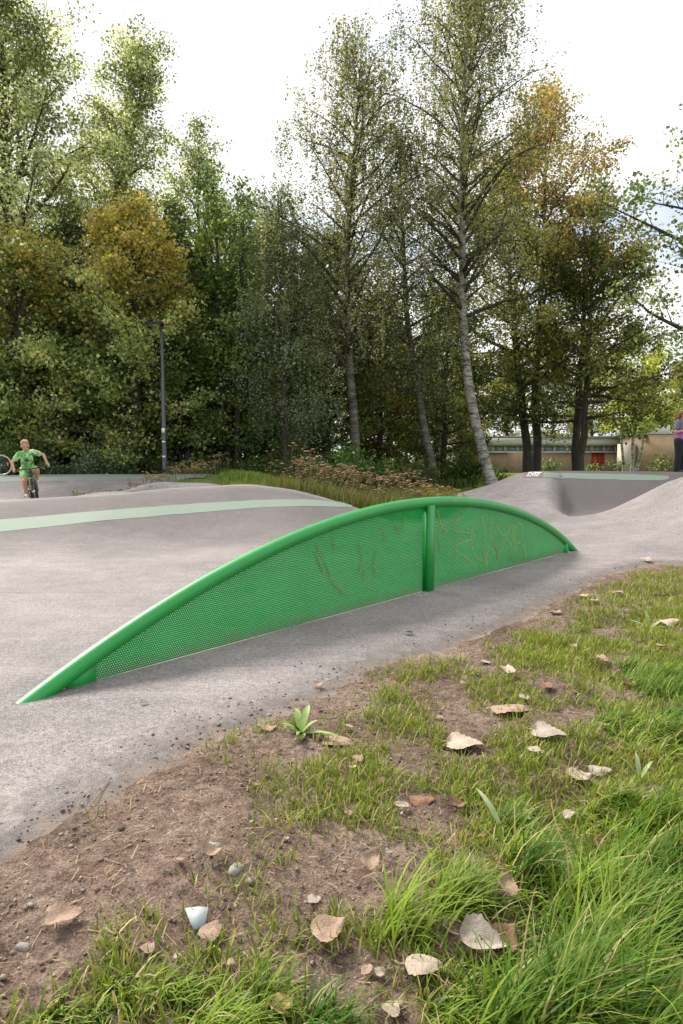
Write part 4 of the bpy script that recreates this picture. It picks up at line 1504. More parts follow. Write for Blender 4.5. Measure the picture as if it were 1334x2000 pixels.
# crumbs broken off the tarmac border
n = 60000
x, y = rng.uniform(-2.2, 3.6, n), 0.95 + 6.0 * rng.random(n) ** 1.3
ok = np.abs(x) < 0.62 * y + 0.5
x, y = x[ok], y[ok]
z, s = gz_at(x, y)
ok = (s < 0.05) & (s > -0.5) & (rng.random(len(x)) < np.exp(-np.abs(s + 0.06) / 0.10) * np.where(x < 0, 1.0, 0.45) * sstep(0.35, 0.6, fbm(x * 5, y * 5, 3, 61)) * 1.5)
x, y, z = x[ok], y[ok], z[ok]
n = len(x)
r = np.minimum(rng.lognormal(-5.7, 0.5, n), 0.010)
jit = rng.uniform(0.6, 1.3, (n, 6, 1))
o_ = oct_[None] * jit
Vv = np.stack([x[:, None] + o_[..., 0] * r[:, None], y[:, None] + o_[..., 1] * r[:, None], z[:, None] + r[:, None] * 0.3 + o_[..., 2] * r[:, None]], -1).reshape(-1, 3)
T = (np.arange(n)[:, None, None] * 6 + tri[None]).reshape(-1, 3)
pal = np.array([(0.13, 0.115, 0.11), (0.09, 0.08, 0.078), (0.20, 0.175, 0.165), (0.30, 0.27, 0.25), (0.17, 0.125, 0.10)])
cc_ = pal[rng.integers(0, 5, n)]
tag(obj("tarmac_crumbs", np_mesh("tarmac_crumbs", Vv, [T], np.repeat(cc_, 6, axis=0)), m_grit), "dark crumbs broken from the tarmac border", "grit", kind='stuff')


# ------------------------------------------------------------------ fallen leaves
def dry_mat(name, a, b, c):
    m = mat(name, 0.8, spec=0.2)
    o = coords(m)
    k = ramp(m, tnoise(m, o, 5, 6, 0.7, 0.6), [(0.3, a), (0.55, b), (0.75, c)])
    k = mixc(m, ramp(m, tnoise(m, o, 11, 5, 0.75), [(0.60, 0.0), (0.68, 0.8)]), k, (0.11, 0.07, 0.045))
    wv = nd(m, "ShaderNodeTexWave", wave_type='BANDS', bands_direction='DIAGONAL')
    wv.inputs["Scale"].default_value = 3.2
    wv.inputs["Distortion"].default_value = 2.0
    lk(m, o, wv.inputs["Vector"])
    k = mixc(m, ramp(m, wv.outputs["Fac"], [(0.86, 0.0), (0.97, 0.45)]), k, b)
    sy = nd(m, "ShaderNodeSeparateXYZ")
    lk(m, o, sy.inputs[0])
    rib = mth(m, 'LESS_THAN', mth(m, 'ABSOLUTE', sy.outputs["Y"]), 0.012)
    k = mixc(m, mth(m, 'MULTIPLY', rib, 0.7), k, c)
    setc(m, k)
    bump(m, tnoise(m, o, 14, 4, 0.7), 0.5, 0.02)
    return m


m_tan = dry_mat("tan_dead_leaf", (0.25, 0.165, 0.115), (0.37, 0.26, 0.19), (0.48, 0.36, 0.28))
m_pale = dry_mat("pale_dead_leaf", (0.33, 0.26, 0.195), (0.46, 0.37, 0.29), (0.58, 0.49, 0.41))
m_brown = dry_mat("brown_dead_leaf", (0.14, 0.075, 0.05), (0.24, 0.135, 0.09), (0.33, 0.20, 0.13))
m_grey = dry_mat("grey_dead_leaf", (0.28, 0.23, 0.19), (0.38, 0.32, 0.27), (0.50, 0.43, 0.37))
m_yell = dry_mat("yellow_dead_leaf", (0.36, 0.24, 0.07), (0.48, 0.38, 0.14), (0.55, 0.46, 0.24))


def leaf_mesh(seed, curl, fold, wide=0.92, wave=0.05):
    """A poplar leaf, unit length along x, with a stalk and toothed border."""
    rg = np.random.default_rng(seed)
    nu, nv = 13, 7
    v, q = [], []
    ph = rg.uniform(0, 6.28, 4)
    for i in range(nu):
        t = i / (nu - 1)
        wd = wide * 0.5 * math.sin(math.pi * (0.06 + 0.94 * t) ** 0.72) ** 0.75 if 0 < i < nu - 1 else 0.02
        wd *= 1 + (0.05 if i % 2 else -0.03) + rg.normal(0, 0.035)
        for j in range(nv):
            s = (j / (nv - 1) - 0.5) * 2
            x_ = t - 0.5 - 0.04 * abs(s) * math.sin(t * 3)
            y_ = s * wd
            z_ = curl * (s * wd * 2) ** 2 * 0.6 + fold * (t - 0.45) ** 2 * 1.6 + wave * math.sin(5 * t + ph[0] + 2.2 * s) * (0.4 + abs(s)) + wave * 0.6 * math.sin(9 * t + ph[1] - 3 * s)
            if j == nv // 2:
                z_ -= 0.02
            v.append((x_, y_, z_))
    for i in range(nu - 1):
        for j in range(nv - 1):
            q.append((i * nv + j, (i + 1) * nv + j, (i + 1) * nv + j + 1, i * nv + j + 1))
    mb = MB().add(v, q)
    st = smooth_path([(-0.49, 0, v[nv // 2][2]), (-0.66, 0.03, v[nv // 2][2] - 0.03), (-0.85, 0.10, v[nv // 2][2] + 0.02)], 4)
    mb.tube(st, np.linspace(0.016, 0.010, len(st)), 4)
    return mb.mesh("dead_leaf", True)


LM = [leaf_mesh(1, 0.12, 0.10, 0.80, 0.035), leaf_mesh(2, -0.22, -0.15, 0.74, 0.03), leaf_mesh(3, 0.40, 0.25, 0.72, 0.045), leaf_mesh(4, 0.08, -0.06, 0.84, 0.04),
      leaf_mesh(5, 0.65, 0.10, 0.74, 0.04), leaf_mesh(6, -0.45, 0.05, 0.76, 0.04)]
_leafmesh = {}


def dead_leaf(px, py, wpx, rot, kind, material, tilt=(0.1, 0.1), label=None, lift=0.0):
    p = G(px, py)
    z = float(gz_at(p[0], p[1])[0][0])
    dist = p[1] * math.cos(PITCH) + (CAM_H - z) * math.sin(PITCH)
    size = wpx * dist / FPX
    key = (kind, material.name)
    if key not in _leafmesh:
        me = LM[kind].copy()
        me.materials.clear()
        me.materials.append(material)
        _leafmesh[key] = me
    o = obj("dead_leaf", _leafmesh[key])
    o.scale = (size, size, size)
    tilt = (tilt[0] * 0.6, tilt[1] * 0.6)
    o.rotation_euler = (tilt[0], tilt[1], rot)
    o.location = (p[0], p[1], z + 0.10 * size + 0.006 + lift + 0.025 * float(cover(np.array([p[0]]), np.array([p[1]]), gz_at(p[0], p[1])[1])[0][0]) + 0.35 * size * (abs(math.sin(tilt[0])) + abs(math.sin(tilt[1]))) * 0.8)
    return tag(o, label or "small dry fallen leaf among the grass", "leaf", None if label else "small fallen leaves in the grass")


BIG = [
    (127, 1796, 74, 0.3, 2, m_tan, (0.3, 0.15), "curled tan leaf lying alone on bare soil at the tuft's far side"),
    (415, 1819, 54, 1.0, 1, m_tan, (0.35, -0.1), "pinkish tan leaf leaning against the blue-grey slate chip"),
    (290, 1853, 34, 1.3, 3, m_tan, (0.2, 0.1), "small pale tan leaf between bare soil and grass tuft"),
    (415, 1682, 42, 0.7, 4, m_tan, (0.5, 0.2), "narrow tan leaf folded lengthwise beside the grey pebble pair"),
    (643, 1821, 72, 0.5, 0, m_tan, (0.35, -0.25), "broad ribbed tan leaf propped on a grass tuft"),
    (658, 1443, 60, -0.2, 1, m_tan, (0.15, 0.05), "smooth peach-tan leaf beside the broad-leaved weed rosette"),
    (908, 1453, 72, -0.4, 3, m_pale, (0.18, -0.05), "large pale cream leaf on short grass"),
    (996, 1391, 78, 0.1, 1, m_tan, (-0.1, 0.05), "large pointed tan leaf arched over a soil patch"),
    (1072, 1442, 68, -0.6, 3, m_grey, (0.2, 0.0), "greyish leaf pitted with dark holes in short grass"),
    (1132, 1506, 52, 0.2, 0, m_pale, (0.15, 0.1), "pale leaf half sunk in grass"),
    (1172, 1490, 46, -0.3, 5, m_grey, (0.1, 0.05), "rolled grey-tan leaf touching the half-sunk pale leaf"),
    (824, 1558, 52, -0.1, 5, m_brown, (0.0, 0.0), "reddish brown rolled leaf on damp soil"),
    (895, 1570, 44, 0.6, 4, m_brown, (0.3, 0.2), "crumpled dark tan leaf at the damp soil's edge"),
    (725, 1686, 48, 0.9, 2, m_tan, (0.7, -0.3), "upright cupped tan leaf casting a dark shade on soil"),
    (990, 1757, 56, 1.2, 2, m_tan, (0.8, -0.1), "upright tan leaf wedged in long grass"),
    (945, 1856, 96, -0.3, 4, m_grey, (0.35, 0.15), "large folded grey-brown leaf with crisp ribs"),
    (986, 1843, 74, 0.8, 0, m_brown, (0.5, -0.2), "brown leaf tucked behind the large folded leaf"),
    (828, 1888, 74, 0.0, 1, m_pale, (0.15, 0.05), "flat pale leaf with a pointed tip beside long grass"),
    (765, 1938, 44, 1.2, 3, m_pale, (0.3, 0.1), "small round pale leaf with brown spots"),
    (553, 1960, 56, 0.8, 0, m_yell, (0.3, 0.1), "yellowish pale leaf in grass at the bare patch's foot"),
    (1302, 1912, 74, -0.5, 0, m_yell, (0.2, 0.1), "yellow and brown leaf sunk in the longest grass"),
    (1232, 1345, 36, 0.3, 4, m_brown, (0.3, 0.3), "crumpled brown leaf on an upper soil patch"),
    (1305, 1221, 44, 0.1, 5, m_pale, (0.1, 0.0), "pale rolled leaf by the slim upper weed"),
    (282, 1377, 14, 0.3, 4, m_tan, (0.1, 0.0), "tiny tan leaf scrap lying on the tarmac"),
]
for it in BIG:
    dead_leaf(*it[:7], label=it[7])
SMALL = [(520, 1424, 38, m_tan), (1040, 1476, 32, m_pale), (783, 1575, 30, m_pale), (610, 1746, 32, m_grey), (990, 1322, 40, m_pale), (1066, 1351, 34, m_brown), (1025, 1368, 24, m_pale),
         (1175, 1295, 28, m_tan), (1136, 1168, 28, m_pale), (1083, 1198, 26, m_tan), (1204, 1164, 26, m_tan), (1158, 1180, 20, m_tan), (1110, 1578, 30, m_grey), (715, 1876, 32, m_tan),
         (740, 1872, 28, m_grey), (350, 1690, 20, m_tan), (700, 1481, 26, m_tan), (945, 1296, 26, m_pale), (690, 1500, 18, m_pale), (590, 1592, 18, m_tan), (795, 1240, 20, m_tan), (680, 1585, 20, m_tan),
         (1262, 1097, 24, m_pale), (760, 1665, 16, m_grey), (620, 1345, 24, m_tan), (745, 1535, 18, m_brown), (940, 1640, 20, m_brown), (1005, 1690, 18, m_brown), (860, 1400, 16, m_tan), (560, 1640, 14, m_tan),
         (1290, 1270, 22, m_tan), (1120, 1270, 18, m_tan), (680, 1415, 20, m_tan), (500, 1530, 14, m_tan), (450, 1880, 20, m_tan), (345, 1855, 18, m_pale), (905, 1345, 20, m_tan), (1180, 1420, 22, m_tan)]
sr = random.Random(12)
for px, py, w, mt in SMALL:
    dead_leaf(px, py, w, sr.uniform(0, 6.28), sr.randrange(6), mt, (sr.uniform(-.3, .4), sr.uniform(-.3, .3)))

# ------------------------------------------------------------------ pebbles
m_stone = mat("grey_stone", 0.85, spec=0.3)
oc = coords(m_stone)
setc(m_stone, ramp(m_stone, tnoise(m_stone, oc, 60, 5, 0.7), [(0.3, (0.17, 0.155, 0.14)), (0.7, (0.32, 0.30, 0.28))]))
m_slate = mat("blue_grey_slate", 0.6, spec=0.4)
oc = coords(m_slate)
setc(m_slate, ramp(m_slate, tnoise(m_slate, oc, 40, 5, 0.7), [(0.3, (0.26, 0.30, 0.31)), (0.7, (0.38, 0.42, 0.42))]))


def stone(px, py, wpx, label, seed, material=m_stone, shape=(1, 0.7, 0.45), group=None):
    rg = np.random.default_rng(seed)
    p = G(px, py)
    z = float(gz_at(p[0], p[1])[0][0])
    size = wpx * (p[1] * 0.9966 + (CAM_H - z) * 0.082) / FPX / 2
    mb = MB().ell((0, 0, 0), (1, 1, 1), None, 9, 6)
    v = mb.v[0]
    v *= (1 + rg.normal(0, 0.13, (len(v), 1)))
    v = np.clip(v, -0.85, 0.85) * np.array(shape)
    mb.v[0] = v * size
    o = mb.build("pebble", material)
    o.location = (p[0], p[1], z + size * shape[2] * 0.35)
    o.rotation_euler = (rg.normal(0, .15), rg.normal(0, .15), rg.uniform(0, 6))
    return tag(o, label, "stone", group)


stone(460, 1701, 38, "light grey pebble, larger of the pair on bare soil", 1, shape=(1, .7, .5))
stone(487, 1711, 20, "light grey pebble, smaller of the pair on bare soil", 2)
stone(418, 1650, 32, "dark grey flat stone under a grass tuft", 3, shape=(1, .6, .4))
stone(45, 1843, 32, "flat grey stone alone on bare soil by the track edge", 4, shape=(1, .7, .4))
stone(60, 1763, 18, "small round blue-grey pebble on the bare bank", 5)
stone(421, 1694, 14, "small whitish pebble by the narrow folded leaf", 6)
stone(345, 1852, 16, "whitish pebble beside a small pale tan leaf", 7)
sl = [(-0.9, 0.9), (0.1, 1.0), (0.95, 0.85), (0.80, -0.75), (-0.05, -0.95), (-0.45, -0.2)]
p = G(382, 1791)
zs = float(gz_at(p[0], p[1])[0][0])
size = 48 * (p[1] + 0.08) / FPX / 2
vv = [(a * size, b * size, s * 0.005) for s in (-1, 1) for a, b in sl]
k6 = list(range(6))
o = MB().add(vv, [(i, (i + 1) % 6, 6 + (i + 1) % 6, 6 + i) for i in k6], [(0, i + 1, i) for i in range(1, 5)] + [(6, 6 + i, 7 + i) for i in range(1, 5)]).build("slate_chip", m_slate)
o.location = (p[0], p[1], zs + 0.020)
o.rotation_euler = (0.30, 0.0, 0.1)
tag(o, "blue-grey broken slate chip on bare soil", "stone")

# ------------------------------------------------------------------ weeds in the grass
m_weed = mat("weed_leaf", 0.5, spec=0.4)
oc = coords(m_weed)
setc(m_weed, ramp(m_weed, tnoise(m_weed, oc, 30, 4, 0.6), [(0.3, (0.13, 0.22, 0.04)), (0.7, (0.24, 0.33, 0.09))]))
m_weed2 = mat("pale_weed_leaf", 0.5, spec=0.4)
oc = coords(m_weed2)
setc(m_weed2, ramp(m_weed2, tnoise(m_weed2, oc, 30, 4, 0.6), [(0.3, (0.24, 0.31, 0.13)), (0.7, (0.36, 0.42, 0.22))]))


def strap_leaf(parent, a, length, width, lean, material, droop=0.8):
    n = 9
    v, q = [], []
    x_, z_, th = 0.0, 0.0, lean
    for i in range(n):
        t = i / (n - 1)
        w_ = width * (0.18 + 0.82 * math.sin(math.pi * min(1, 0.05 + t * 0.95)) ** 0.8) * (1 if i < n - 1 else 0.05)
        v += [(x_, -w_, z_ + 0.25 * w_), (x_, 0, z_), (x_, w_, z_ + 0.25 * w_)]
        x_ += length / n * math.cos(th)
        z_ += length / n * math.sin(th)
        th -= droop / n * (0.6 + t)
    for i in range(n - 1):
        q += [(3 * i, 3 * i + 3, 3 * i + 4, 3 * i + 1), (3 * i + 1, 3 * i + 4, 3 * i + 5, 3 * i + 2)]
    o = MB().add(v, q).build("leaf", material, parent, True)
    o.rotation_euler = (0, 0, a)
    return o


def rosette(px, py, label, lst, name="plantain_weed"):
    p = G(px, py)
    r = thing(name, label, "weed", (p[0], p[1], float(gz_at(p[0], p[1])[0][0])))
    for a, ln, w, lean, mt in lst:
        strap_leaf(r, a, ln, w, lean, mt)
    return r


wg = random.Random(5)
rosette(588, 1432, "broad-leaved green weed rosette at the tarmac's crumbled edge",
        [(wg.uniform(0, 6.28), wg.uniform(.08, .15), wg.uniform(.010, .017), wg.uniform(.3, 1.0), m_weed) for _ in range(10)] + [(-0.45, .20, .010, .35, m_weed)])
rosette(985, 1625, "weed with one long upright ribbon leaf in the grass",
        [(2.2, .17, .010, 1.0, m_weed2), (1.2, .05, .012, .4, m_weed2), (3.6, .06, .014, .3, m_weed2), (0.2, .06, .014, .3, m_weed2), (5, .05, .012, .5, m_weed)])
rosette(1080, 1668, "sprawling plantain with long flat pale leaves in long grass",
        [(-0.1, .14, .011, .35, m_weed2), (0.5, .13, .012, .3, m_weed2), (-0.5, .15, .009, .4, m_weed2), (2.4, .12, .010, .4, m_weed), (1.2, .10, .011, .5, m_weed2), (3.4, .1, .01, .4, m_weed)])
rosette(1250, 1505, "upright narrow-leaved weed standing in dark grass",
        [(1.5, .11, .008, 1.3, m_weed2), (0.5, .10, .008, 1.0, m_weed), (2.6, .11, .008, 1.1, m_weed), (4, .08, .008, .8, m_weed)])
rosette(1262, 1985, "coarse broad-bladed weed in the longest grass",
        [(2.2, .18, .012, 1.1, m_weed2), (1.0, .15, .011, 1.0, m_weed), (0.2, .15, .012, .8, m_weed), (1.7, .2, .009, 1.2, m_weed), (3.0, .14, .010, .8, m_weed)])
rosette(1268, 1226, "slim weed with pale upright leaves near the upper grass edge",
        [(1.5, .16, .010, 1.2, m_weed), (0.4, .14, .012, .7, m_weed2), (2.7, .15, .012, .7, m_weed2), (3.6, .12, .010, .6, m_weed), (5.8, .12, .01, .6, m_weed)])
rosette(1010, 1572, "small clover-like weed with pale spoon leaves",
        [(wg.uniform(0, 6.28), .05, .013, wg.uniform(.3, .9), m_weed2) for _ in range(7)])

m_twig = mat("dry_red_stem", 0.8, (0.24, 0.15, 0.075))
for lst, lb in (((1075, 1585, .10), (1083, 1620, .09), (1100, 1650, .06), (1140, 1690, .03), (1180, 1730, .0)), "dry reddish stalk arching through the long grass"), \
        (((1086, 1622, .085), (1070, 1650, .05), (1076, 1685, .0)), "short dry side stalk forking from grass beside the arching stalk"), \
        (((160, 1590, .004), (190, 1560, .006), (214, 1527, .004)), "pale straight straw lying on the crumbled tarmac edge"):
    pts = []
    for px, py, lf in lst:
        p = G(px, py)
        pts.append((p[0], p[1], float(gz_at(p[0], p[1])[0][0]) + lf + 0.004))
    base = np.array(pts[-1])
    pth = smooth_path(np.array(pts) - base, 8)
    o = MB().tube(pth, np.linspace(0.0014, 0.0024, len(pth)), 5).build("dry_stem", m_twig, None, True)
    o.location = base
    tag(o, lb, "stem")
# ------------------------------------------------------------------ lamp post
lx, ly = P(322, 925, 21)[0], 21.0
lz = float(gz_at(lx, ly)[0][0])
m_pole = mat("slate_grey_paint", 0.45, (0.075, 0.080, 0.095), spec=0.5)
m_black = mat("black_housing", 0.5, (0.012, 0.012, 0.014))
m_glass = mat("lamp_lens", 0.15, (0.45, 0.46, 0.46))
m_stick = mat("sticker", 0.5, (0.72, 0.72, 0.72))
lamp = thing("lamp_post", "slim dark grey lamp post with flat black head and white stickers", "lamp post", (lx, ly, lz))
lh = top_z(636, 21) - lz
MB().tube([(0, 0, -0.1), (0, 0, 0.9), (0, 0, 0.95), (0, 0, lh)], [0.085, 0.08, 0.072, 0.042], 14).build("pole", m_pole, lamp, True)
MB().tube([(0, 0, lh - .18), (0, 0, lh + .02)], 0.05, 12).build("collar", m_black, lamp, True)
hd_ = MB().box((-0.16, 0, lh + 0.06), (0.62, 0.26, 0.05)).box((-0.14, 0, lh + 0.10), (0.44, 0.18, 0.035)).build("lamp_head", m_black, lamp)
MB().box((-0.2, 0, lh + 0.033), (0.40, 0.18, 0.006)).build("lens", m_glass, hd_)
for (py, w, h) in ((841, 0.11, 0.14), (863, 0.11, 0.05), (892, 0.10, 0.06)):
    MB().box((0.0, -0.079, top_z(py, 21) - lz), (w * 0.9, 0.012, h)).build("sticker", m_stick, lamp)
MB().box((0, -0.083, 0.62), (0.09, 0.02, 0.38)).build("hatch", m_pole, lamp)

# ------------------------------------------------------------------ school
m_brick = mat("buff_brick", 0.9, spec=0.2)
oc = coords(m_brick)
bt = nd(m_brick, "ShaderNodeTexBrick")
bt.inputs["Scale"].default_value = 4.0
bt.inputs["Mortar Size"].default_value = 0.018
bt.inputs["Color1"].default_value = (0.33, 0.235, 0.145, 1)
bt.inputs["Color2"].default_value = (0.27, 0.19, 0.12, 1)
bt.inputs["Mortar"].default_value = (0.24, 0.20, 0.15, 1)
bm_ = nd(m_brick, "ShaderNodeMapping")
bm_.inputs["Rotation"].default_value = (math.radians(90), 0, 0)
lk(m_brick, oc, bm_.inputs["Vector"])
lk(m_brick, bm_.outputs["Vector"], bt.inputs["Vector"])
setc(m_brick, mixc(m_brick, 0.4, bt.outputs["Color"], ramp(m_brick, tnoise(m_brick, oc, 1.2, 5), [(0.3, 0.3), (0.7, 0.7)]), 'OVERLAY'))
m_fascia = mat("white_fascia", 0.6, (0.60, 0.60, 0.58))
m_frame = mat("white_window_frame", 0.5, (0.66, 0.66, 0.64))
m_pane = mat("window_glass", 0.08, (0.20, 0.25, 0.28), spec=0.8)
m_red = mat("red_door_paint", 0.5, (0.42, 0.055, 0.022))
m_roof = mat("grey_roof_felt", 0.85, (0.22, 0.22, 0.22))
m_concrete = mat("pale_concrete", 0.85, (0.40, 0.36, 0.30))
SD = 54.0
sx0, sx1 = P(905, 900, SD)[0], P(1215, 900, SD)[0]
sz = -0.30
wing = thing("school_wing", "long low brick school wing with white window band and red doors", "building", ((sx0 + sx1) / 2, SD, sz))
hw = (sx1 - sx0) / 2


def wz(py):
    return P(667, py, SD)[2] - sz


def wx_(px):
    return P(px, 900, SD)[0] - (sx0 + sx1) / 2


zb1, zw1, zf1 = wz(884), wz(869), wz(856)
doors = [(wx_(918), wx_(934)), (wx_(1155), wx_(1181))]
segs = [(-hw, doors[0][0]), (doors[0][1], doors[1][0]), (doors[1][1], hw)]
for a, b in segs:
    MB().box(((a + b) / 2, 2.0, zb1 / 2 - 0.3), (b - a, 4.0, zb1 + 0.6)).build("wall", m_brick, wing)
MB().box((0, 2.1, (zb1 + zf1) / 2), (2 * hw, 3.6, zf1 - zb1)).build("upper_wall", m_concrete, wing)
MB().box((0, -0.05, (zw1 + zf1) / 2), (2 * hw + 0.4, 0.5, zf1 - zw1)).build("fascia", m_fascia, wing)
MB().box((0, 3, zf1 + 0.08), (2 * hw + 0.5, 7, 0.16)).build("roof", m_roof, wing)
MB().box((0, 0.05, zb1 + 0.03), (2 * hw, 0.4, 0.06)).build("sill", m_fascia, wing)
nwin = 12
for i in range(nwin):
    a = -hw + 0.4 + (2 * hw - 0.8) * i / nwin
    b = -hw + 0.4 + (2 * hw - 0.8) * (i + 1) / nwin
    w = MB().box(((a + b) / 2, 0.24, zb1 + 0.075), (b - a - .06, 0.1, 0.05)).box(((a + b) / 2, 0.24, zw1 - 0.03), (b - a - .06, 0.1, 0.05)) \
        .box((a + 0.06, 0.24, (zb1 + zw1) / 2), (0.07, 0.1, zw1 - zb1 - .16)).box((b - 0.06, 0.24, (zb1 + zw1) / 2), (0.07, 0.1, zw1 - zb1 - .16)).build("window", m_frame, wing)
    MB().box(((a + b) / 2, 0.265, (zb1 + zw1) / 2), (b - a - .18, 0.03, zw1 - zb1 - .14)).build("pane", m_pane, w)
for a, b in doors:
    dd = MB().box(((a + b) / 2, 0.25, zb1 / 2), (b - a, 0.1, zb1)).build("door", m_red, wing)
    MB().box(((a + b) / 2, 0.19, zb1 / 2), (0.06, 0.03, zb1)).build("door_joint", m_black, dd)
hall_x0 = P(1222, 900, 50)[0]
hall = thing("school_hall", "taller plain brown brick school hall with grey roof lights behind the young tree", "building", (hall_x0, 50, sz))
hz = P(667, 850, 50)[2] - sz
MB().box((9.0, 4, hz / 2 - 0.3), (16.0, 8, hz + 0.6)).build("wall", m_brick, hall)
MB().box((9.0, 3.95, hz + 0.08), (16.3, 8.3, 0.16)).build("roof", m_roof, hall)
MB().box((0.45, 1.0, hz * 0.39 - .2), (0.9, 1.2, hz * 0.78 + .4)).build("porch_wall", m_concrete, hall)
MB().box((2.4, 3.0, hz + 0.45), (3.4, 2.0, 0.75)).build("roof_light", m_fascia, hall)

# ------------------------------------------------------------------ wild flowers and grasses on the islands
m_wild = leafy("wild_stems", 0.3, 0.6, 0.3)
BROWNS = np.array([(0.30, 0.17, 0.10), (0.24, 0.13, 0.075), (0.36, 0.23, 0.15), (0.20, 0.11, 0.06), (0.40, 0.29, 0.19)])


def yarrow(px, d, n, hgt, spread, seed, label, group, heads=BROWNS, head_r=0.034, stem=(0.20, 0.19, 0.07)):
    rg = np.random.default_rng(seed)
    x = P(px, 950, d)[0]
    r = thing("wildflower_clump", label, "wildflowers", (x, d, float(gz_at(x, d)[0][0])), 0, group)
    st, hd2 = MB(), MB()
    for _ in range(n):
        bx, by = rg.normal(0, spread, 2)
        h = hgt * rg.uniform(0.55, 1.1)
        lx_, ly_ = rg.normal(0, 0.12 * h, 2)
        zb_ = float(H(np.array([x + bx]), np.array([d + by]))[0]) - r.location.z - 0.02
        top = np.array([bx + lx_, by + ly_, zb_ + h])
        st.tube([(bx, by, zb_), (bx + lx_ * .4, by + ly_ * .4, zb_ + h * .55), top], [0.005, 0.004, 0.003], 3, False, np.array(stem) * rg.uniform(0.7, 1.4))
        for k in range(rg.integers(2, 5)):
            a = rg.uniform(0, 6.28)
            e = top + np.array([math.cos(a) * 0.07, math.sin(a) * 0.07, rg.uniform(-0.03, 0.04)])
            st.tube([top - np.array([0, 0, 0.10]), e], [0.0025, 0.002], 3, False, np.array(stem))
            col_ = heads[rg.integers(0, len(heads))] * rg.uniform(0.8, 1.25)
            hd2.ell(e, (head_r * rg.uniform(.7, 1.2), head_r * rg.uniform(.7, 1.2), head_r * 0.35), None, 6, 4, col_)
    st.build("stems", m_wild, r)["kind"] = "stuff"
    hd2.build("flower_heads", m_wild, r)["kind"] = "stuff"
    return r


yr = random.Random(3)
yspots = [(px, 11.75 + 0.62 * ((i * 7) % 5) + (0.0 if px > 690 else 0.25)) for i, px in enumerate(range(578, 830, 12))]
for i, (px, d) in enumerate(yspots):
    yarrow(px, d, 10, 0.76 - 0.0009 * (px - 600) + 0.03 * (d - 12.5), 0.22, 200 + i, "clump of dried russet-brown flat flower heads on the weedy island", "dried flower clumps on the island")
yarrow(590, 12.6, 9, 0.95, 0.14, 240, "tallest dried brown flower clump at the island's left corner", None)
yarrow(612, 13.6, 5, 0.98, 0.08, 241, "thin straw-coloured flower stalks towering over the island's clumps", None, np.array([(0.45, 0.34, 0.18)]))
YEL = np.array([(0.55, 0.36, 0.02), (0.45, 0.32, 0.03)])
yarrow(828, 12.6, 16, 0.42, 0.10, 242, "small clump of bright yellow goldenrod behind the rail", None, YEL, 0.028, (0.16, 0.19, 0.05))
yarrow(888, 13.2, 6, 0.32, 0.08, 243, "lone yellow flower spike right of the goldenrod clump", None, YEL, 0.026, (0.16, 0.19, 0.05))
yarrow(905, 12.3, 4, 0.30, 0.05, 244, "tiny yellow flower sprig nearest the concave berm", None, YEL, 0.022, (0.16, 0.19, 0.05))
yarrow(862, 13.4, 8, 0.35, 0.14, 245, "low orange-brown seed heads between the yellow flowers", None, np.array([(0.36, 0.2, 0.05)]))
for i, (px, d, h) in enumerate(((290, 16.6, .42), (325, 17.4, .34), (345, 16.8, .38), (375, 17.2, .36), (392, 16.8, .34), (305, 16.2, .26))):
    yarrow(px, d, 13, h, 0.26, 250 + i, "low straggly tan weeds on the infield before the far berm", "tan weeds on the infield", np.array([(0.40, 0.27, 0.12), (0.32, 0.22, 0.11)]), 0.035)
yarrow(417, 16.6, 6, 0.55, 0.14, 260, "group of brown flat flower heads on the bare mound", None)
yarrow(440, 16.9, 4, 0.50, 0.10, 261, "smaller pair of brown flower heads on the bare mound's crown", None)
for i, (px, d) in enumerate(((150, 15.2), (165, 15.5), (182, 15.3), (205, 15.6), (222, 15.4), (236, 15.6), (258, 15.4))):
    yarrow(px, d, 6, 0.26, 0.14, 270 + i, "sparse small yellow and brown weeds growing by the infield tarmac", "infield weeds", np.array([(0.42, 0.36, 0.04), (0.22, 0.15, 0.09)]), 0.03, (0.14, 0.18, 0.04))


def wild_grass(name, label, areas, n, seed, cols, hmin, hmax, width):
    rg = np.random.default_rng(seed)
    X, Y = [], []
    for cx, cy, rx, ry in areas:
        a, q = rg.uniform(0, 6.28, n), np.sqrt(rg.random(n))
        X.append(cx + np.cos(a) * q * rx)
        Y.append(cy + np.sin(a) * q * ry)
    x_, y_ = np.concatenate(X), np.concatenate(Y)
    z_, s_ = gz_at(x_, y_)
    k = s_ > 0.03
    x_, y_, z_ = x_[k], y_[k], z_[k]
    m = len(x_)
    h = rg.uniform(hmin, hmax, m)
    a = rg.uniform(0, 6.28, m)
    ln = rg.uniform(0.1, 0.6, m) * h
    px_, py_ = -np.sin(a) * width, np.cos(a) * width
    b = np.stack([x_, y_, z_ - 0.01], 1)
    w3 = np.stack([px_, py_, 0 * px_], 1)
    mid = b + np.stack([np.cos(a) * ln * .3, np.sin(a) * ln * .3, h * .6], 1)
    tip = b + np.stack([np.cos(a) * ln, np.sin(a) * ln, h], 1)
    V_ = np.stack([b - w3, b + w3, mid + w3 * .8, mid - w3 * .8, tip], 1).reshape(-1, 3)
    base_ = (np.arange(m) * 5)[:, None]
    c = np.array(cols)[rg.integers(0, len(cols), m)] * np.exp(rg.normal(0, .25, m))[:, None]
    o_ = obj(name, np_mesh(name, V_, [base_ + np.array([0, 1, 2, 3]), base_ + np.array([3, 2, 4])], np.repeat(c, 5, axis=0)), m_wild)
    return tag(o_, label, "grass", kind='stuff')


def pl(px, d):
    return plan(px, d)


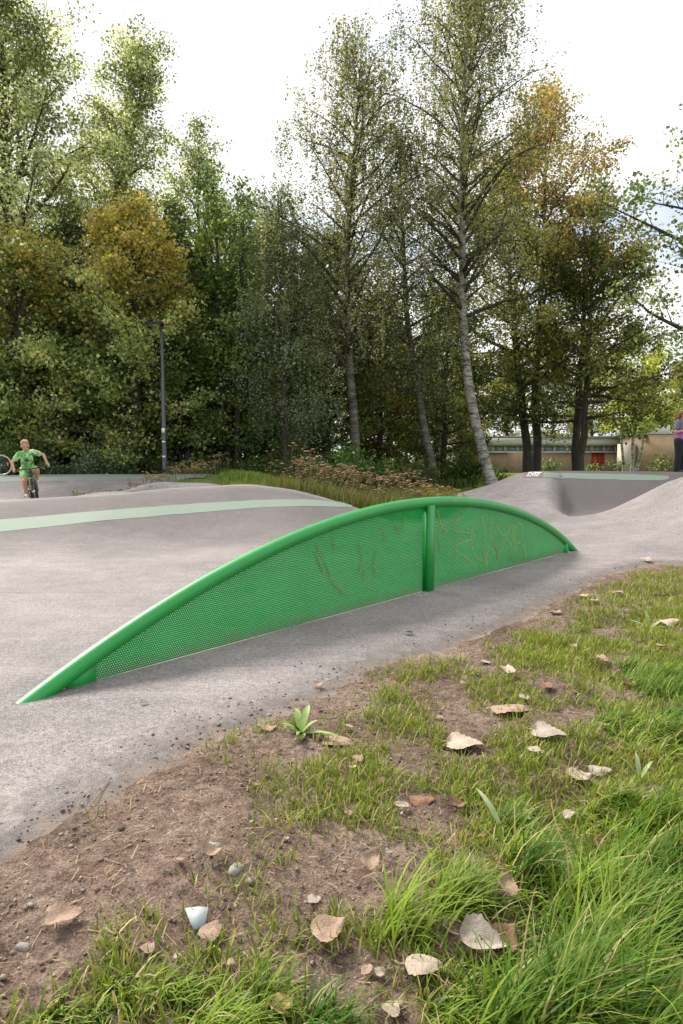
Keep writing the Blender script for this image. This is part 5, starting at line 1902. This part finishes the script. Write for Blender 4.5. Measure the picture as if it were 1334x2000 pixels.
isl = [(*pl(px, d), rx, ry) for px, d, rx, ry in ((575, 12.6, .7, .8), (640, 12.6, .8, 1.1), (700, 12.4, .8, 1.1), (760, 12.2, .8, 1.1), (820, 12.2, .7, 1.0), (850, 13, .6, 1.0), (540, 13.5, .8, 1.2),
                                              (620, 14.5, 1.2, 1.2), (740, 14.2, 1.2, 1.0))]
wild_grass("island_grass", "green and straw-coloured tall grasses covering the weedy island", isl, 1700, 31, [(0.14, 0.20, 0.04), (0.19, 0.25, 0.06), (0.22, 0.18, 0.08), (0.30, 0.21, 0.12), (0.10, 0.15, 0.03), (0.22, 0.13, 0.08), (0.15, 0.22, 0.04), (0.12, 0.19, 0.035)], 0.06, 0.40, 0.006)
wild_grass("verge_grass", "short green grass on the mound and verge beside the wood", [(*pl(470, 15.2), 1.2, .8), (*pl(500, 16.5), .9, .9), (*pl(530, 14.2), .9, .9), (*pl(560, 16.5), 1.2, 1.2), (*pl(480, 18.5), 1.0, .8)], 1900, 32,
           [(0.16, 0.24, 0.045), (0.22, 0.27, 0.06), (0.12, 0.20, 0.03)], 0.05, 0.20, 0.007)
wild_grass("lawn_grass", "bright mown lawn between birches and school", [(*pl(960, 26), 2.5, 4), (*pl(1000, 34), 4, 7), (*pl(880, 28), 3, 4)], 7000, 33, [(0.19, 0.27, 0.045), (0.25, 0.31, 0.07), (0.15, 0.23, 0.03)], 0.05, 0.13, 0.014)
wild_grass("forest_herbs", "dark low herbs and ivy on the wood floor", [(*pl(px, 21.5 + (i % 3)), 2.0, 1.6) for i, px in enumerate(range(-60, 900, 80))], 1300, 34, [(0.05, 0.085, 0.018), (0.08, 0.12, 0.03), (0.04, 0.06, 0.015)], 0.08, 0.35, 0.018)
# ------------------------------------------------------------------ bicycles
m_tyre = mat("tyre_rubber", 0.8, (0.016, 0.016, 0.017))
m_rimdark = mat("dark_rim", 0.4, (0.05, 0.05, 0.05), 0.6)
m_alloy = mat("alloy", 0.3, (0.62, 0.62, 0.62), 0.85)
m_fork = mat("olive_gold_paint", 0.35, (0.17, 0.15, 0.06))
m_frameblk = mat("black_frame_paint", 0.35, (0.015, 0.015, 0.016))
m_rubber = mat("grip_rubber", 0.7, (0.02, 0.02, 0.02))
m_orange = mat("orange_reflector", 0.25, (0.85, 0.22, 0.02))
m_steel = mat("chain_steel", 0.4, (0.25, 0.25, 0.25), 0.8)


def wheel(root, cx, R, tyre_r, rim_mat, reflector=False, tyre_mat=None):
    """x forward, y left, z up; the axle at (cx, 0, R + tyre_r)."""
    zc = R + tyre_r
    w = bpy.data.objects.new("wheel", None)
    COL.objects.link(w)
    w.parent = root
    w.location = (cx, 0, zc)
    MB().torus((0, 0, 0), R, tyre_r, 'y', 40, 10).build("tyre", tyre_mat or m_tyre, w, True)
    MB().torus((0, 0, 0), R - tyre_r * 0.75, tyre_r * 0.5, 'y', 40, 6).build("rim", rim_mat, w, True)
    MB().tube([(0, -0.05, 0), (0, 0.05, 0)], 0.018, 10).build("hub", m_alloy, w, True)
    sp = MB()
    for k in range(24):
        a = 2 * math.pi * k / 24
        b = a + (0.35 if k % 2 else -0.35)
        s = 0.03 if k % 4 < 2 else -0.03
        sp.tube([(0.018 * math.cos(b), s, 0.018 * math.sin(b)), ((R - tyre_r * .8) * math.cos(a), 0, (R - tyre_r * .8) * math.sin(a))], 0.0014, 3, False)
    sp.build("spokes", m_alloy, w)["kind"] = "stuff"
    if reflector:
        MB().box((R * 0.62, 0, R * 0.10), (0.035, 0.02, 0.09)).build("reflector", m_orange, w)
    return w


def bicycle(name, label, loc, heading, lean, R, tyre_r, frame_mat, fork_mat, rim_mat, reflector=False, base=0.88, bar_w=0.60, bar_h=0.70, seat_h=0.60, tyre_mat=None, fender=False):
    root = thing(name, label, "bicycle", loc)
    root.rotation_euler = (Matrix.Rotation(heading, 3, 'Z') @ Matrix.Rotation(lean, 3, 'X')).to_euler()
    ax = R + tyre_r
    xf, xr_ = base * 0.53, -base * 0.47
    wheel(root, xf, R, tyre_r, rim_mat, reflector, tyre_mat)
    wheel(root, xr_, R, tyre_r, rim_mat, reflector, tyre_mat)
    bb = np.array((0.0, 0, ax + 0.02))
    ht, hb_ = np.array((xf - 0.17, 0, bar_h - 0.08)), np.array((xf - 0.12, 0, ax + R * 0.9 + 0.09))
    st_ = np.array((-0.15, 0, seat_h - 0.10))
    fr = MB()
    fr.tube([ht, hb_], 0.022, 10).tube([hb_, bb], 0.021, 10).tube([ht + np.array((0.01, 0, -0.05)), st_], 0.018, 10).tube([bb, st_], 0.017, 10)
    for s in (-1, 1):
        fr.tube([bb + np.array((0, s * .03, 0)), (xr_, s * 0.055, ax)], 0.010, 8).tube([st_ + np.array((0, s * .015, 0)), (xr_, s * 0.055, ax)], 0.009, 8)
    fr.build("frame", frame_mat, root, True)
    fk = MB()
    crown = hb_ + np.array((0.012, 0, -0.03))
    fk.tube([crown + np.array((0, -.06, 0)), crown + np.array((0, .06, 0))], 0.018, 8)
    for s in (-1, 1):
        fk.tube([crown + np.array((0, s * .055, 0.01)), crown * .45 + np.array((xf, s * .06, ax)) * .55 + np.array((0, s * .027, 0)), (xf, s * .06, ax)], [0.017, 0.018, 0.013], 8)
    fk.build("fork", fork_mat, root, True)
    br_ = MB()
    hc = np.array((xf - 0.19, 0, bar_h))
    br_.tube(smooth_path([hc + np.array((-0.06, -bar_w / 2, 0.015)), hc + np.array((0, -bar_w * .22, .005)), hc, hc + np.array((0, bar_w * .22, .005)), hc + np.array((-0.06, bar_w / 2, 0.015))], 6), 0.012, 8)
    br_.build("handlebar", m_frameblk, root, True)
    MB().tube([ht, ht + np.array((-.012, 0, .05)), hc], [0.02, 0.02, 0.017], 8).build("stem", m_frameblk, root, True)
    for s in (-1, 1):
        MB().tube([hc + np.array((-0.065, s * bar_w / 2, .016)), hc + np.array((-0.038, s * (bar_w / 2 - .10), .012))], 0.017, 10).build("grip", m_rubber, root, True)
        MB().tube([hc + np.array((-0.02, s * (bar_w / 2 - .13), 0.0)), hc + np.array((0.02, s * (bar_w / 2 - .05), -0.02))], 0.006, 6).build("brake_lever", m_steel, root, True)
    MB().tube([st_, st_ + np.array((-.025, 0, .09))], 0.013, 8).build("seat_post", m_steel, root, True)
    sd_ = MB().ell(st_ + np.array((-.07, 0, .11)), (.10, .075, .03)).ell(st_ + np.array((.05, 0, .11)), (.10, .03, .024))
    sd_.build("saddle", m_rubber, root, True)
    ck = MB().tube([bb + np.array((0, -.06, 0)), bb + np.array((0, .06, 0))], 0.018, 8)
    ck.torus(bb + np.array((0, -.05, 0)), 0.07, 0.006, 'y', 20, 4)
    cr = 0.13
    ck.tube([bb + np.array((0, -.07, 0)), bb + np.array((0.01, -.075, -cr))], 0.011, 6).tube([bb + np.array((0, .07, 0)), bb + np.array((-0.01, .075, cr))], 0.011, 6)
    ck.build("crank", m_steel, root, True)
    for s, zz in ((-1, -cr), (1, cr)):
        MB().box(bb + np.array((0.01, s * .125, zz)), (0.08, 0.085, 0.02)).build("pedal", m_rubber, root)
    MB().tube([bb + np.array((0, -.05, .07)), (xr_, -.05, ax + .035)], 0.004, 4).tube([bb + np.array((0, -.05, -.07)), (xr_, -.05, ax - .035)], 0.004, 4).build("chain", m_steel, root)
    cb = MB()
    for s in (-1, 1):
        cb.tube(smooth_path([hc + np.array((0.0, s * (bar_w / 2 - .13), 0.0)), hc + np.array((0.09, s * .12, 0.02)), hc + np.array((0.09, s * .05, -.10)), crown + np.array((.02, s * .03, .02))], 5), 0.003, 4, False)
    cb.build("brake_cable", m_rubber, root)
    return root


# ------------------------------------------------------------------ figures: one continuous skin grown over tapered limbs
def body(name, shapes, material, parent, voxel=0.008, smooth=4):
    mb = MB()
    for sh in shapes:
        if sh[0] == 'l':                                  # limb through joints with radii
            pts, rd = np.array(sh[1], float), sh[2]
            pth, rr_ = [], []
            for i in range(len(pts) - 1):
                for k in range(4):
                    pth.append(pts[i] + (pts[i + 1] - pts[i]) * k / 4)
                    rr_.append(rd[i] + (rd[i + 1] - rd[i]) * k / 4)
            pth.append(pts[-1])
            rr_.append(rd[-1])
            mb.tube(pth, rr_, 12)
            for p_, r_ in zip(pts, rd):
                mb.ell(p_, r_, None, 12, 8)
        else:
            mb.ell(sh[1], sh[2], sh[3] if len(sh) > 3 else None, 16, 12)
    o = mb.build(name, material, parent, True)
    r = o.modifiers.new("grow", 'REMESH')
    r.mode = 'VOXEL'
    r.voxel_size = voxel
    r.use_smooth_shade = True
    s_ = o.modifiers.new("soften", 'SMOOTH')
    s_.factor = 0.5
    s_.iterations = smooth
    return o


m_skin = mat("skin", 0.5, (0.50, 0.27, 0.175), spec=0.4)
m_skin.node_tree.nodes["Principled BSDF"].inputs["Subsurface Weight"].default_value = 0.08
m_skin.node_tree.nodes["Principled BSDF"].inputs["Subsurface Radius"].default_value = (0.02, 0.008, 0.004)
m_blond = mat("blond_hair", 0.6, (0.42, 0.30, 0.15))
oc = coords(m_blond)
setc(m_blond, ramp(m_blond, tnoise(m_blond, oc, 60, 4, 0.7), [(0.35, (0.20, 0.125, 0.06)), (0.6, (0.52, 0.40, 0.23))]))
m_shirt = mat("green_camouflage_shirt", 0.8, spec=0.2)
oc = coords(m_shirt)
setc(m_shirt, ramp(m_shirt, tnoise(m_shirt, oc, 13, 3, 0.6, 1.0), [(0.36, (0.05, 0.26, 0.06)), (0.46, (0.16, 0.42, 0.13)), (0.54, (0.30, 0.54, 0.22)), (0.62, (0.55, 0.66, 0.46))]))
m_shorts = mat("lime_green_shorts", 0.8, spec=0.2)
oc = coords(m_shorts)
setc(m_shorts, ramp(m_shorts, tnoise(m_shorts, oc, 15, 3, 0.6, 1.0), [(0.4, (0.10, 0.34, 0.09)), (0.55, (0.34, 0.52, 0.20)), (0.7, (0.50, 0.62, 0.38))]))
m_sock = mat("grey_sock", 0.9, (0.36, 0.35, 0.35))
m_shoe = mat("off_white_shoe", 0.6, (0.62, 0.55, 0.48))
m_navy = mat("navy_print", 0.7, (0.02, 0.05, 0.09))
m_eye = mat("eye", 0.3, (0.02, 0.015, 0.012))
m_lip = mat("lip", 0.5, (0.36, 0.13, 0.10))


def hand(wrist, d, palm, s, spread=0.35, curl=0.9, k=1.0):
    """Palm, four unequal fingers and a side thumb; d = pointing direction, palm = direction the palm faces, s = thumb side."""
    d, palm = np.array(d, float), np.array(palm, float)
    d /= np.linalg.norm(d)
    palm -= d * palm.dot(d)
    palm /= np.linalg.norm(palm)
    side = np.cross(d, palm) * s
    w = np.array(wrist, float)
    c = w + d * 0.045 * k
    out = [('l', [w, w + d * .03 * k + side * .012 * k, w + d * .06 * k + side * .016 * k], [.019 * k, .019 * k, .014 * k]),
           ('l', [w, w + d * .03 * k - side * .012 * k, w + d * .06 * k - side * .018 * k], [.019 * k, .018 * k, .013 * k])]
    for i, (o_, ln) in enumerate(((.022, .058), (.0075, .066), (-.0075, .061), (-.022, .046))):
        p0 = w + d * .062 * k + side * o_ * k
        a1, a2, a3 = curl * .5, curl * 1.2, curl * 1.9
        p1 = p0 + (d * math.cos(a1) + palm * math.sin(a1) + side * o_ * spread * 6) * ln * .42 * k
        p2 = p1 + (d * math.cos(a2) + palm * math.sin(a2)) * ln * .33 * k
        p3 = p2 + (d * math.cos(a3) + palm * math.sin(a3)) * ln * .27 * k
        out.append(('l', [p0, p1, p2, p3], [.0082 * k, .0078 * k, .0072 * k, .0062 * k]))
    t0 = w + d * .018 * k + side * .022 * k
    t1 = t0 + (d * .6 + side * .6 + palm * .35) * .030 * k
    t2 = t1 + (d * .7 + side * .15 + palm * .7) * .026 * k
    out.append(('l', [t0, t1, t2], [.011 * k, .0092 * k, .0075 * k]))
    return out


# ------------------------------------------------------------------ the boy on his bicycle
BD = 13.0
bx_ = P(66, 950, BD)[0]
bzg = float(gz_at(bx_, BD)[0][0])
head_dir = math.atan2(-0.86, 0.51)
LEAN = math.radians(7)
bike = bicycle("childs_bicycle", "child's black and olive mountain bicycle ridden by the boy in green", (bx_, BD, bzg), head_dir, LEAN, 0.225, 0.028, m_frameblk, m_fork, m_rimdark)
boy = thing("person", "child in green patterned shirt and shorts riding a bicycle, one hand limp over the bar", "person", (bx_, BD, bzg))
boy.rotation_euler = bike.rotation_euler
boy.scale = bike.scale = (0.93, 0.93, 0.93)
XF = 0.88 * 0.53 - 0.19 - 0.05
hipR, hipL = (-0.12, -0.075, 0.68), (-0.12, 0.075, 0.68)
kneeR, ankR = (0.13, -0.125, 0.47), (0.015, -0.125, 0.205)
kneeL, ankL = (0.21, 0.13, 0.66), (-0.02, 0.125, 0.455)
shR, shL = (0.06, -0.135, 1.00), (0.06, 0.135, 1.02)
elR, elL = (0.10, -0.29, 0.87), (0.09, 0.31, 0.95)
wrR, wrL = (XF - 0.03, -0.285, 0.745), (XF - 0.01, 0.335, 0.79)
hc_ = np.array((0.14, -0.005, 1.165))
nod = Matrix.Rotation(math.radians(24), 3, 'Y')


def hp(x, y, z):
    return hc_ + np.array(nod @ Vector((x, y, z)))


shapes = [('l', [(-0.13, 0, 0.68), (-0.07, 0, 0.80), (0.02, 0, 0.93), (0.06, 0, 1.01)], [.105, .098, .112, .085]),
          ('l', [shR, shL], [.055, .055]), ('l', [(0.07, 0, 1.0), (0.115, 0, 1.10)], [.047, .044]),
          ('l', [hipR, kneeR, (0.085, -.125, .36), ankR], [.080, .052, .048, .032]), ('l', [hipL, kneeL, (0.10, .13, .575), ankL], [.080, .052, .048, .032]),
          ('l', [ankR, (0.10, -.125, .165)], [.032, .026]), ('l', [ankL, (0.07, .125, .42)], [.032, .026]),
          ('l', [shR, elR, wrR], [.043, .032, .022]), ('l', [shL, elL, wrL], [.043, .032, .022]),
          ('e', hp(0, 0, 0.02), (.088, .074, .092)), ('e', hp(.03, 0, -.045), (.058, .056, .058)), ('e', hp(.062, 0, -.085), (.022, .03, .020)),
          ('l', [hp(.078, 0, .005), hp(.098, 0, -.028)], [.009, .014]), ('e', hp(-.005, .075, -.01), (.018, .011, .026)), ('e', hp(-.005, -.075, -.01), (.018, .011, .026)),
          ('e', hp(.06, .035, -.035), (.025, .022, .022)), ('e', hp(.06, -.035, -.035), (.025, .022, .022)), ('e', hp(.076, 0, .028), (.014, .05, .010))]
shapes += hand(wrR, (0.5, -0.15, -0.5), (0.2, 0.1, -1), 1, curl=1.1, k=0.88)
shapes += hand(wrL, (0.75, 0.30, -0.75), (-0.3, -0.2, -1), -1, curl=0.55, k=0.92)
bd = body("body", shapes, m_skin, boy, 0.0065, 3)
sh_ = [('l', [(-0.125, 0, 0.70), (-0.07, 0, 0.80), (0.02, 0, 0.93), (0.055, 0, 1.005)], [.122, .122, .126, .095]), ('l', [shR, shL], [.064, .064]),
       ('l', [shR, (np.array(shR) + np.array(elR)) / 2 + np.array((0, 0, -.005))], [.062, .057]), ('l', [shL, (np.array(shL) + np.array(elL)) / 2 + np.array((0, 0, -.005))], [.062, .057])]
shirt = body("shirt", sh_, m_shirt, boy, 0.008, 3)
em = MB()
ec = np.array((0.085, -0.01, 0.865))
ring = [ec + np.array((0.0, .052 * math.cos(a), .034 * math.sin(a))) for a in np.linspace(0, 6.283, 20, endpoint=False)]
em.ell((0.112, -0.012, 0.880), (0.030, .050, .036), Matrix.Rotation(math.radians(20), 3, 'Y'), 14, 8)
em.build("shirt_emblem", m_navy, shirt, True)
body("shorts", [('l', [(-0.14, 0, 0.70), (-0.12, 0, 0.66)], [.118, .112]), ('l', [hipR, np.array(hipR) * .32 + np.array(kneeR) * .68], [.094, .078]),
                ('l', [hipL, np.array(hipL) * .32 + np.array(kneeL) * .68], [.094, .078])], m_shorts, boy, 0.008, 3)
hr = [('e', hp(-.018, 0, .050), (.088, .079, .074)), ('e', hp(-.04, 0, .0), (.066, .074, .072))]
rg = random.Random(2)
for _ in range(22):
    a, b = rg.uniform(-1.0, 0.9), rg.uniform(-0.055, 0.055)
    p0 = hp(.055 * math.sin(a) + .01, b, .085 * math.cos(a) * .7 + .045)
    hr.append(('l', [p0, p0 + np.array(nod @ Vector((rg.uniform(.0, .03), rg.uniform(-.012, .012), rg.uniform(.015, .035))))], [.014, .006]))
body("hair", hr, m_blond, boy, 0.006, 2)
for s in (-1, 1):
    MB().ell(hp(.079, s * .030, .008), (.007, .013, .007), None, 8, 6).build("eye", m_eye, boy, True)
    MB().tube([hp(.086, s * .016, .030), hp(.080, s * .046, .029)], .004, 6).build("eyebrow", m_blond, boy, True)
MB().ell(hp(.083, 0, -.058), (.006, .022, .006), None, 10, 6).build("mouth", m_lip, boy, True)
for (ax_, ay, az_) in (ankR, ankL):
    MB().tube([(ax_ + .02, ay, az_ - .01), (ax_ - .004, ay, az_ + .02), (ax_ + .004, ay, az_ + .08)], [.040, .038, .041], 12).build("sock", m_sock, boy, True)
    body("shoe", [('l', [(ax_ - .025, ay, az_ - .025), (ax_ + .05, ay, az_ - .035), (ax_ + .115, ay, az_ - .042)], [.040, .039, .030])], m_shoe, boy, 0.008, 3)

# ------------------------------------------------------------------ bicycle standing on the far berm
p2 = P(-34, 929, 18.9)
b2 = bicycle("city_bicycle", "bicycle with silver rims and orange wheel reflector standing on the far berm", (p2[0], 18.9, float(gz_at(p2[0], 18.9)[0][0])), 0.12, 0.10, 0.27, 0.020,
             mat("silver_frame_paint", 0.35, (0.45, 0.46, 0.47), 0.4), m_frameblk, m_alloy, True, 0.98, 0.56, 0.88, 0.80, mat("grey_wall_tyre", 0.7, (0.42, 0.42, 0.42)))

# ------------------------------------------------------------------ woman by the right-hand berm, looking at her phone
WD = 15.45
wxp = P(1327, 900, WD)[0]
woman = thing("person", "person in grey and pink shirt and black trousers looking down at a phone", "person", (wxp, WD, float(gz_at(wxp, WD)[0][0])), math.radians(-52))
woman.scale = (0.86, 0.86, 0.86)
# local: x forward, y left
wh = np.array((0.06, 0, 1.50))
wnod = Matrix.Rotation(math.radians(28), 3, 'Y')


def wp(x, y, z):
    return wh + np.array(wnod @ Vector((x, y, z)))


wshR, wshL = (0.0, -.175, 1.305), (0.0, .175, 1.305)
welR, welL = (-0.02, -.245, 1.04), (-0.02, .245, 1.04)
wwrR, wwrL = (0.21, -.07, 1.10), (0.21, .07, 1.10)
wsh = [('l', [(0, 0, .86), (0, 0, 1.02), (0.01, 0, 1.18), (0, 0, 1.30)], [.135, .12, .135, .09]), ('l', [wshR, wshL], [.062, .062]), ('l', [(0, 0, 1.30), (0.03, 0, 1.42)], [.055, .05]),
       ('l', [(0, -.085, .84), (0.02, -.10, .46), (0, -.115, .09)], [.105, .062, .042]), ('l', [(0, .085, .84), (0.02, .10, .46), (0, .115, .09)], [.105, .062, .042]),
       ('l', [(0, -.115, .06), (.12, -.12, .035)], [.036, .028]), ('l', [(0, .115, .06), (.12, .12, .035)], [.036, .028]),
       ('l', [wshR, welR, wwrR], [.055, .041, .028]), ('l', [wshL, welL, wwrL], [.055, .041, .028]),
       ('e', wp(0, 0, .02), (.095, .078, .105)), ('e', wp(.035, 0, -.06), (.058, .055, .062)), ('l', [wp(.085, 0, 0), wp(.108, 0, -.035)], [.010, .015]),
       ('e', wp(-.005, .078, -.015), (.018, .012, .03)), ('e', wp(-.005, -.078, -.015), (.018, .012, .03))]
wsh += hand(wwrR, (0.8, 0.45, 0.25), (0, 0.6, 0.8), 1, curl=0.8) + hand(wwrL, (0.8, -0.45, 0.25), (0, -0.6, 0.8), -1, curl=0.8)
body("body", wsh, m_skin, woman, 0.008, 3)
m_tee = mat("grey_pink_shirt", 0.85, spec=0.2)
oc = coords(m_tee)
sx_ = nd(m_tee, "ShaderNodeSeparateXYZ")
lk(m_tee, oc, sx_.inputs[0])
tn = mth(m_tee, 'ADD', sx_.outputs["Z"], mth(m_tee, 'MULTIPLY', tnoise(m_tee, oc, 5, 3), 0.16))
setc(m_tee, ramp(m_tee, mth(m_tee, 'SUBTRACT', tn, 0.6), [(0.30, (0.22, 0.20, 0.27)), (0.40, (0.22, 0.19, 0.27)), (0.46, (0.48, 0.10, 0.40)), (0.53, (0.42, 0.11, 0.36)), (0.58, (0.16, 0.165, 0.23))]))
body("shirt", [('l', [(0, 0, .90), (0, 0, 1.02), (0.01, 0, 1.18), (0, 0, 1.30)], [.165, .155, .152, .10]), ('l', [wshR, wshL], [.074, .074]),
               ('l', [wshR, np.array(wshR) * .4 + np.array(welR) * .6], [.074, .068]), ('l', [wshL, np.array(wshL) * .4 + np.array(welL) * .6], [.074, .068])], m_tee, woman, 0.01, 4)
m_trou = mat("black_trousers", 0.85, (0.008, 0.009, 0.014))
body("trousers", [('l', [(0, 0, .92), (0, 0, .82)], [.142, .14]), ('l', [(0, -.085, .82), (0.02, -.105, .46), (-0.005, -.12, .08)], [.118, .088, .078]),
                  ('l', [(0, .085, .82), (0.02, .105, .46), (-0.005, .12, .08)], [.118, .088, .078])], m_trou, woman, 0.01, 4)
m_red_hair = mat("auburn_hair", 0.5, (0.16, 0.06, 0.03))
body("hair", [('e', wp(-.02, 0, .035), (.105, .092, .105)), ('l', [wp(-.06, .06, 0), wp(-.05, .085, -.12), wp(-.02, .09, -.24)], [.05, .045, .025]),
              ('l', [wp(-.06, -.06, 0), wp(-.05, -.085, -.12), wp(-.02, -.09, -.24)], [.05, .045, .025]), ('l', [wp(-.08, 0, 0), wp(-.10, 0, -.2)], [.07, .05])], m_red_hair, woman, 0.009, 3)
for s in (-1, 1):
    MB().ell(wp(.085, s * .033, .0), (.007, .014, .007), None, 8, 6).build("eye", m_eye, woman, True)
    body("shoe", [('l', [(-.03, s * .115, .045), (.06, s * .118, .042), (.16, s * .125, .034)], [.048, .046, .034])], m_black, woman, 0.01, 3)
MB().ell(wp(.09, 0, -.075), (.006, .024, .007), None, 10, 6).build("mouth", m_lip, woman, True)
ph = MB().box((0, 0, 0), (.012, .075, .15)).build("phone", m_black)
ph.parent = None
ang = math.radians(-52)
loc = Vector((0.305, 0.0, 1.16)) * 0.86
ph.scale = (0.86, 0.86, 0.86)
ph.location = woman.location + Matrix.Rotation(ang, 3, 'Z') @ loc
ph.rotation_euler = (Matrix.Rotation(ang, 3, 'Z') @ Matrix.Rotation(math.radians(-45), 3, 'Y')).to_euler()
tag(ph, "black phone held in both hands by the person in black trousers", "phone")
